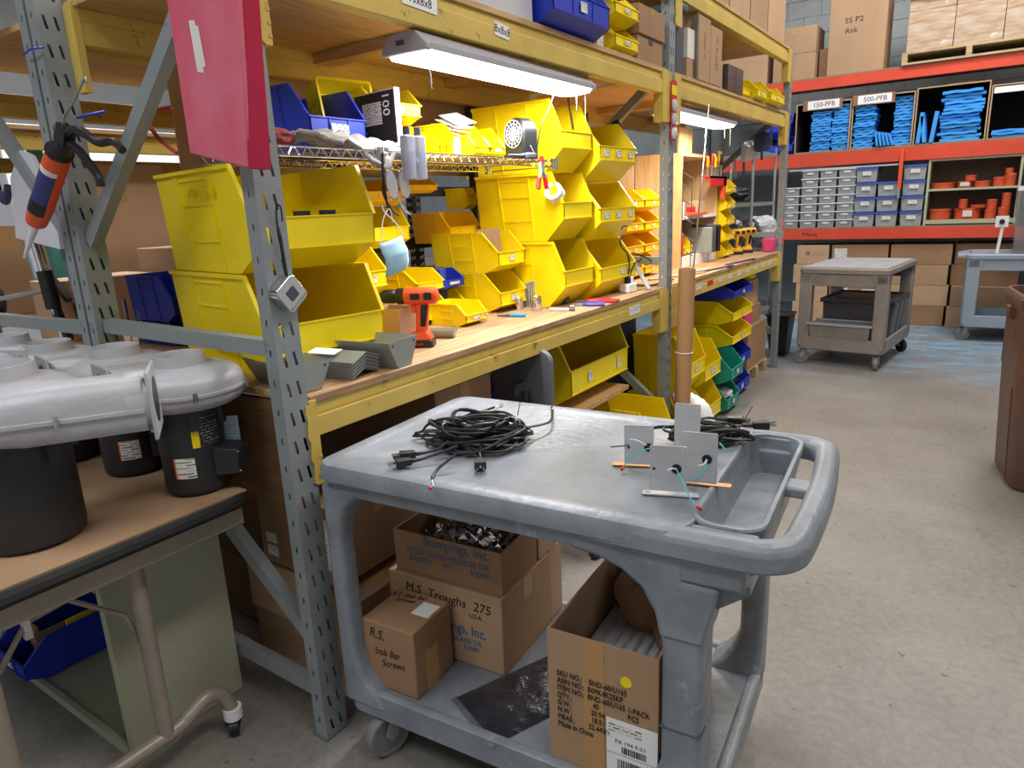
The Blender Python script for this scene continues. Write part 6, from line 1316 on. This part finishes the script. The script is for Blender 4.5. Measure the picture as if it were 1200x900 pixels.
# ================================================================ rack and clutter behind, seen at the left
def frame2(label, y, x): 
    t = thing('upright_frame', label, 'rack frame', (x, y, 0)); put('post', PM[3.1], 'galv', t); put('post', PM[3.1], 'galv', t, (-.90, 0, 0))
    for za, zb in ((.15, .15), (.3, .95), (1.125, 1.115), (1.42, 2.10)): put('brace', MB().bar((-.05, -.018, za if za != 1.42 else 1.40), (-.88, -.018, zb), .034, .042) if za != 1.42 else MB().bar((-.05, -.018, 1.40), (-.88, -.018, 2.25), .034, .042), 'galv', t)
frame2('grey upright frame of the rack behind, just left of the rear post', 0, -.945)
frame2('grey upright frame of the rack behind, by the middle of the bench', 2.52, -.945)
rb_ = 0
for x, y0, y1, zs, nm_ in ((-.95, .022, 2.46, (1.96,), 'second'), (-1.845, .022, 2.46, (1.88, .885), 'second'), (-2.9, -.3, 4.6, (1.86,), 'third'), (-3.8, -.3, 4.6, (1.80,), 'third')):
    for z in zs: beam('yellow beam of the %s rack behind, at x %d cm and height %d cm' % (nm_, abs(x)*100, z*100) if False else 'yellow beam of the %s rack behind, %s' % (nm_, {-.95: 'its near upper one', -1.845: ('its far upper one' if z > 1 else 'its bench one'), -2.9: 'its near one', -3.8: 'its far one'}[x]), x, y0, y1, z, z+.09, 1, hooks=False)
def deck2(label, x0, x1, y0, y1, z, m_='plyunder'): tag(put('plywood_deck', B(0, x1-x0, 0, y1-y0, 0, .02), m_, None, (x0, y0, z)), label, 'board')
deck2('plywood shelf of the second rack behind, upper left of the photo', -1.88, -.95, .02, 2.46, 2.055)
deck2('bench level of the second rack behind the blowers', -1.86, -.98, .06, 2.46, .98, 'ply')
deck2('wooden shelf of the third rack behind, upper left of the photo', -3.85, -2.85, -.3, 4.6, 1.96)
deck2('bench level of the third rack far behind at the left', -3.85, -2.85, -.3, 4.6, .95, 'ply')
tag(put('rack_stand', B(-3.3, -3.2, .0, .1, 0, .95).box(-3.3, -3.2, 4.2, 4.3, 0, .95), 'galv'), 'grey legs under the third rack bench', 'support')
t = thing('silver_duct', 'shiny silver duct at the top left corner on the rack behind', 'duct'); put('duct_wall', MB().tube([(-1.38, -.7, 2.27), (-1.38, .015, 2.27)], .13, 24), 'chrome', t); put('duct_band', MB().tube([(-1.38, -.03, 2.27), (-1.38, -.01, 2.27)], .133, 24), 'orange', t)
deck2('orange-edged board under the silver duct', -1.5, -1.2, -.5, -.02, 2.12, 'carton')
for k, (x, y, z, w, d, h, m_) in enumerate(((-1.85, .62, 1.0, .30, .5, .34, 'carton'), (-1.86, .16, 1.0, .22, .40, .24, 'carton3'), (-3.7, .3, .97, .5, .6, .5, 'carton'), (-3.7, 1.0, .97, .5, .6, .85, 'carton3'), (-3.7, 1.7, .97, .5, .7, .6, 'carton'), (-3.7, 2.5, .97, .5, .7, .7, 'carton2'), (-1.55, 1.1, 1.0, .45, .4, .3, 'carton'))):
    carton(('larger kraft carton on the second rack bench behind', 'smaller kraft carton on the second rack bench behind', 'nearest kraft carton on the third rack bench', 'tall kraft carton on the third rack bench', 'third kraft carton on the third rack bench', 'farthest dark carton on the third rack bench', 'carton on the second rack bench behind the big yellow bins')[k], x, y, z, w, d, h, m_)
for k in range(9): tag(put('hand_tool', MB().tube([(-1.70+.07*k, .20+.015*k, 1.0), (-1.70+.07*k, .20+.015*k, 1.13+.02*(k % 3))], [.004, .007], 7), ('zinc', 'chrome', 'zinc', 'darkgrey')[k % 4]), '%s metal hand tool in the row behind the blowers' % ORD[k], 'tool', 'hand tools behind the blowers')
t = thing('hammer', 'black-headed hammer lying across the tools behind the blowers', 'hammer', (-1.55, .02, 1.22), rot=(0, R_(-4), R_(18))); put('handle', MB().tube([(-.22, 0, -.02), (.1, 0, 0)], [.008, .010], 10), 'zinc', t); put('head', MB().cyl((.12, 0, -.07), (.12, 0, .07), .026, n=16), 'black', t)
t = thing('clamp_frame', 'tall metal clamp and silver tube standing behind the blowers', 'clamp', (-1.50, .10, 1.0), rot=(0, R_(-12), 0)); put('clamp_bar', MB().tube([(0, 0, 0), (0, 0, .45)], .014, 10), 'chrome', t); put('clamp_arm', MB().bar((.05, 0, .02), (-.02, 0, .30), .03, .02, (0, 1, 0)).bar((.02, 0, .30), (.14, 0, .16), .02, .02, (0, 1, 0)), 'black', t); put('silver_tube', MB().cyl((-.06, .02, .28), (-.06, .02, .52), .035, n=18), 'chrome', t)
t = thing('brush', 'black round brush with yellow spots hanging behind the far left post', 'brush', (-1.83, .02, 1.18)); put('brush_head', MB().lathe([(0, -.012), (.06, -.012), (.07, 0), (.06, .012), (0, .012)], (0, 0, 0), 20, Matrix.Rotation(R_(90), 4, 'X')), 'black', t); q_ = MB()
for i in range(3):
    for j in range(4): q_.cbox((-.03+.03*i, -.013, -.04+.025*j), (.014, .004, .010))
put('bristle_tufts', q_, 'yellow', t); LAST[0]['kind'] = 'stuff'
tag(put('hanging_sheet', MB().prism([(-1.42, 1.42), (-1.10, 1.38), (-1.09, 1.55), (-1.18, 1.68), (-1.25, 1.70), (-1.36, 1.62)], 'y', -.02, -.005), 'whitesheet'), 'white plastic sheet hanging behind the caulking gun', 'sheet') if K.setdefault('whitesheet', M('white_poly_sheet', 'dcdce4', .5, var=.04)) else 0
t = thing('wall_clamps', 'black spring clamp with a blue grip hanging at the far left', 'clamp', (-1.60, .03, 1.62)); put('clamp_jaw', MB().tube(smooth([(0, 0, .08), (-.03, 0, .03), (-.02, 0, -.03)]), .016, 8), 'black', t); put('clamp_grip', MB().tube(smooth([(-.02, 0, -.03), (.03, 0, -.07), (.08, 0, -.02)]), .014, 8), 'bluedark', t)
tag(put('teal_post', B(-3.2, -3.14, .8, .86, .97, 2.0), M('teal_post_paint', '4f9a90', .5)), 'teal slotted post far behind at the left', 'post')
bin_('blue bin with pink stickers behind the rear post, left of the big yellow bins', -1.02, .28, .46, 1.09, .30, .17, 'blue', cards=(-.2,))
bin_('blue bin on the second rack bench, below the stickered one', -1.02, .28, .46, 1.0, .30, .085, 'blue', cards=())
K['denim'] = M('blue_grey_cloth', '6f7c92', .9, var=.15)
cloth('blue-grey jacket hanging on the frame behind, left of the big yellow bins', [[(-1.30, .06, 1.60), (-1.20, .04, 1.63), (-1.08, .06, 1.60)], [(-1.32, .10, 1.42), (-1.20, .03, 1.42), (-1.06, .09, 1.42)], [(-1.30, .09, 1.22), (-1.19, .05, 1.21), (-1.08, .08, 1.23)]], 'denim', 15, 'jacket', 'jacket', .015)
tag(put('white_board', B(-4.6, -4.57, 1.2, 3.8, 1.2, 2.2), 'white'), 'white panel standing far behind the racks at the left', 'panel')
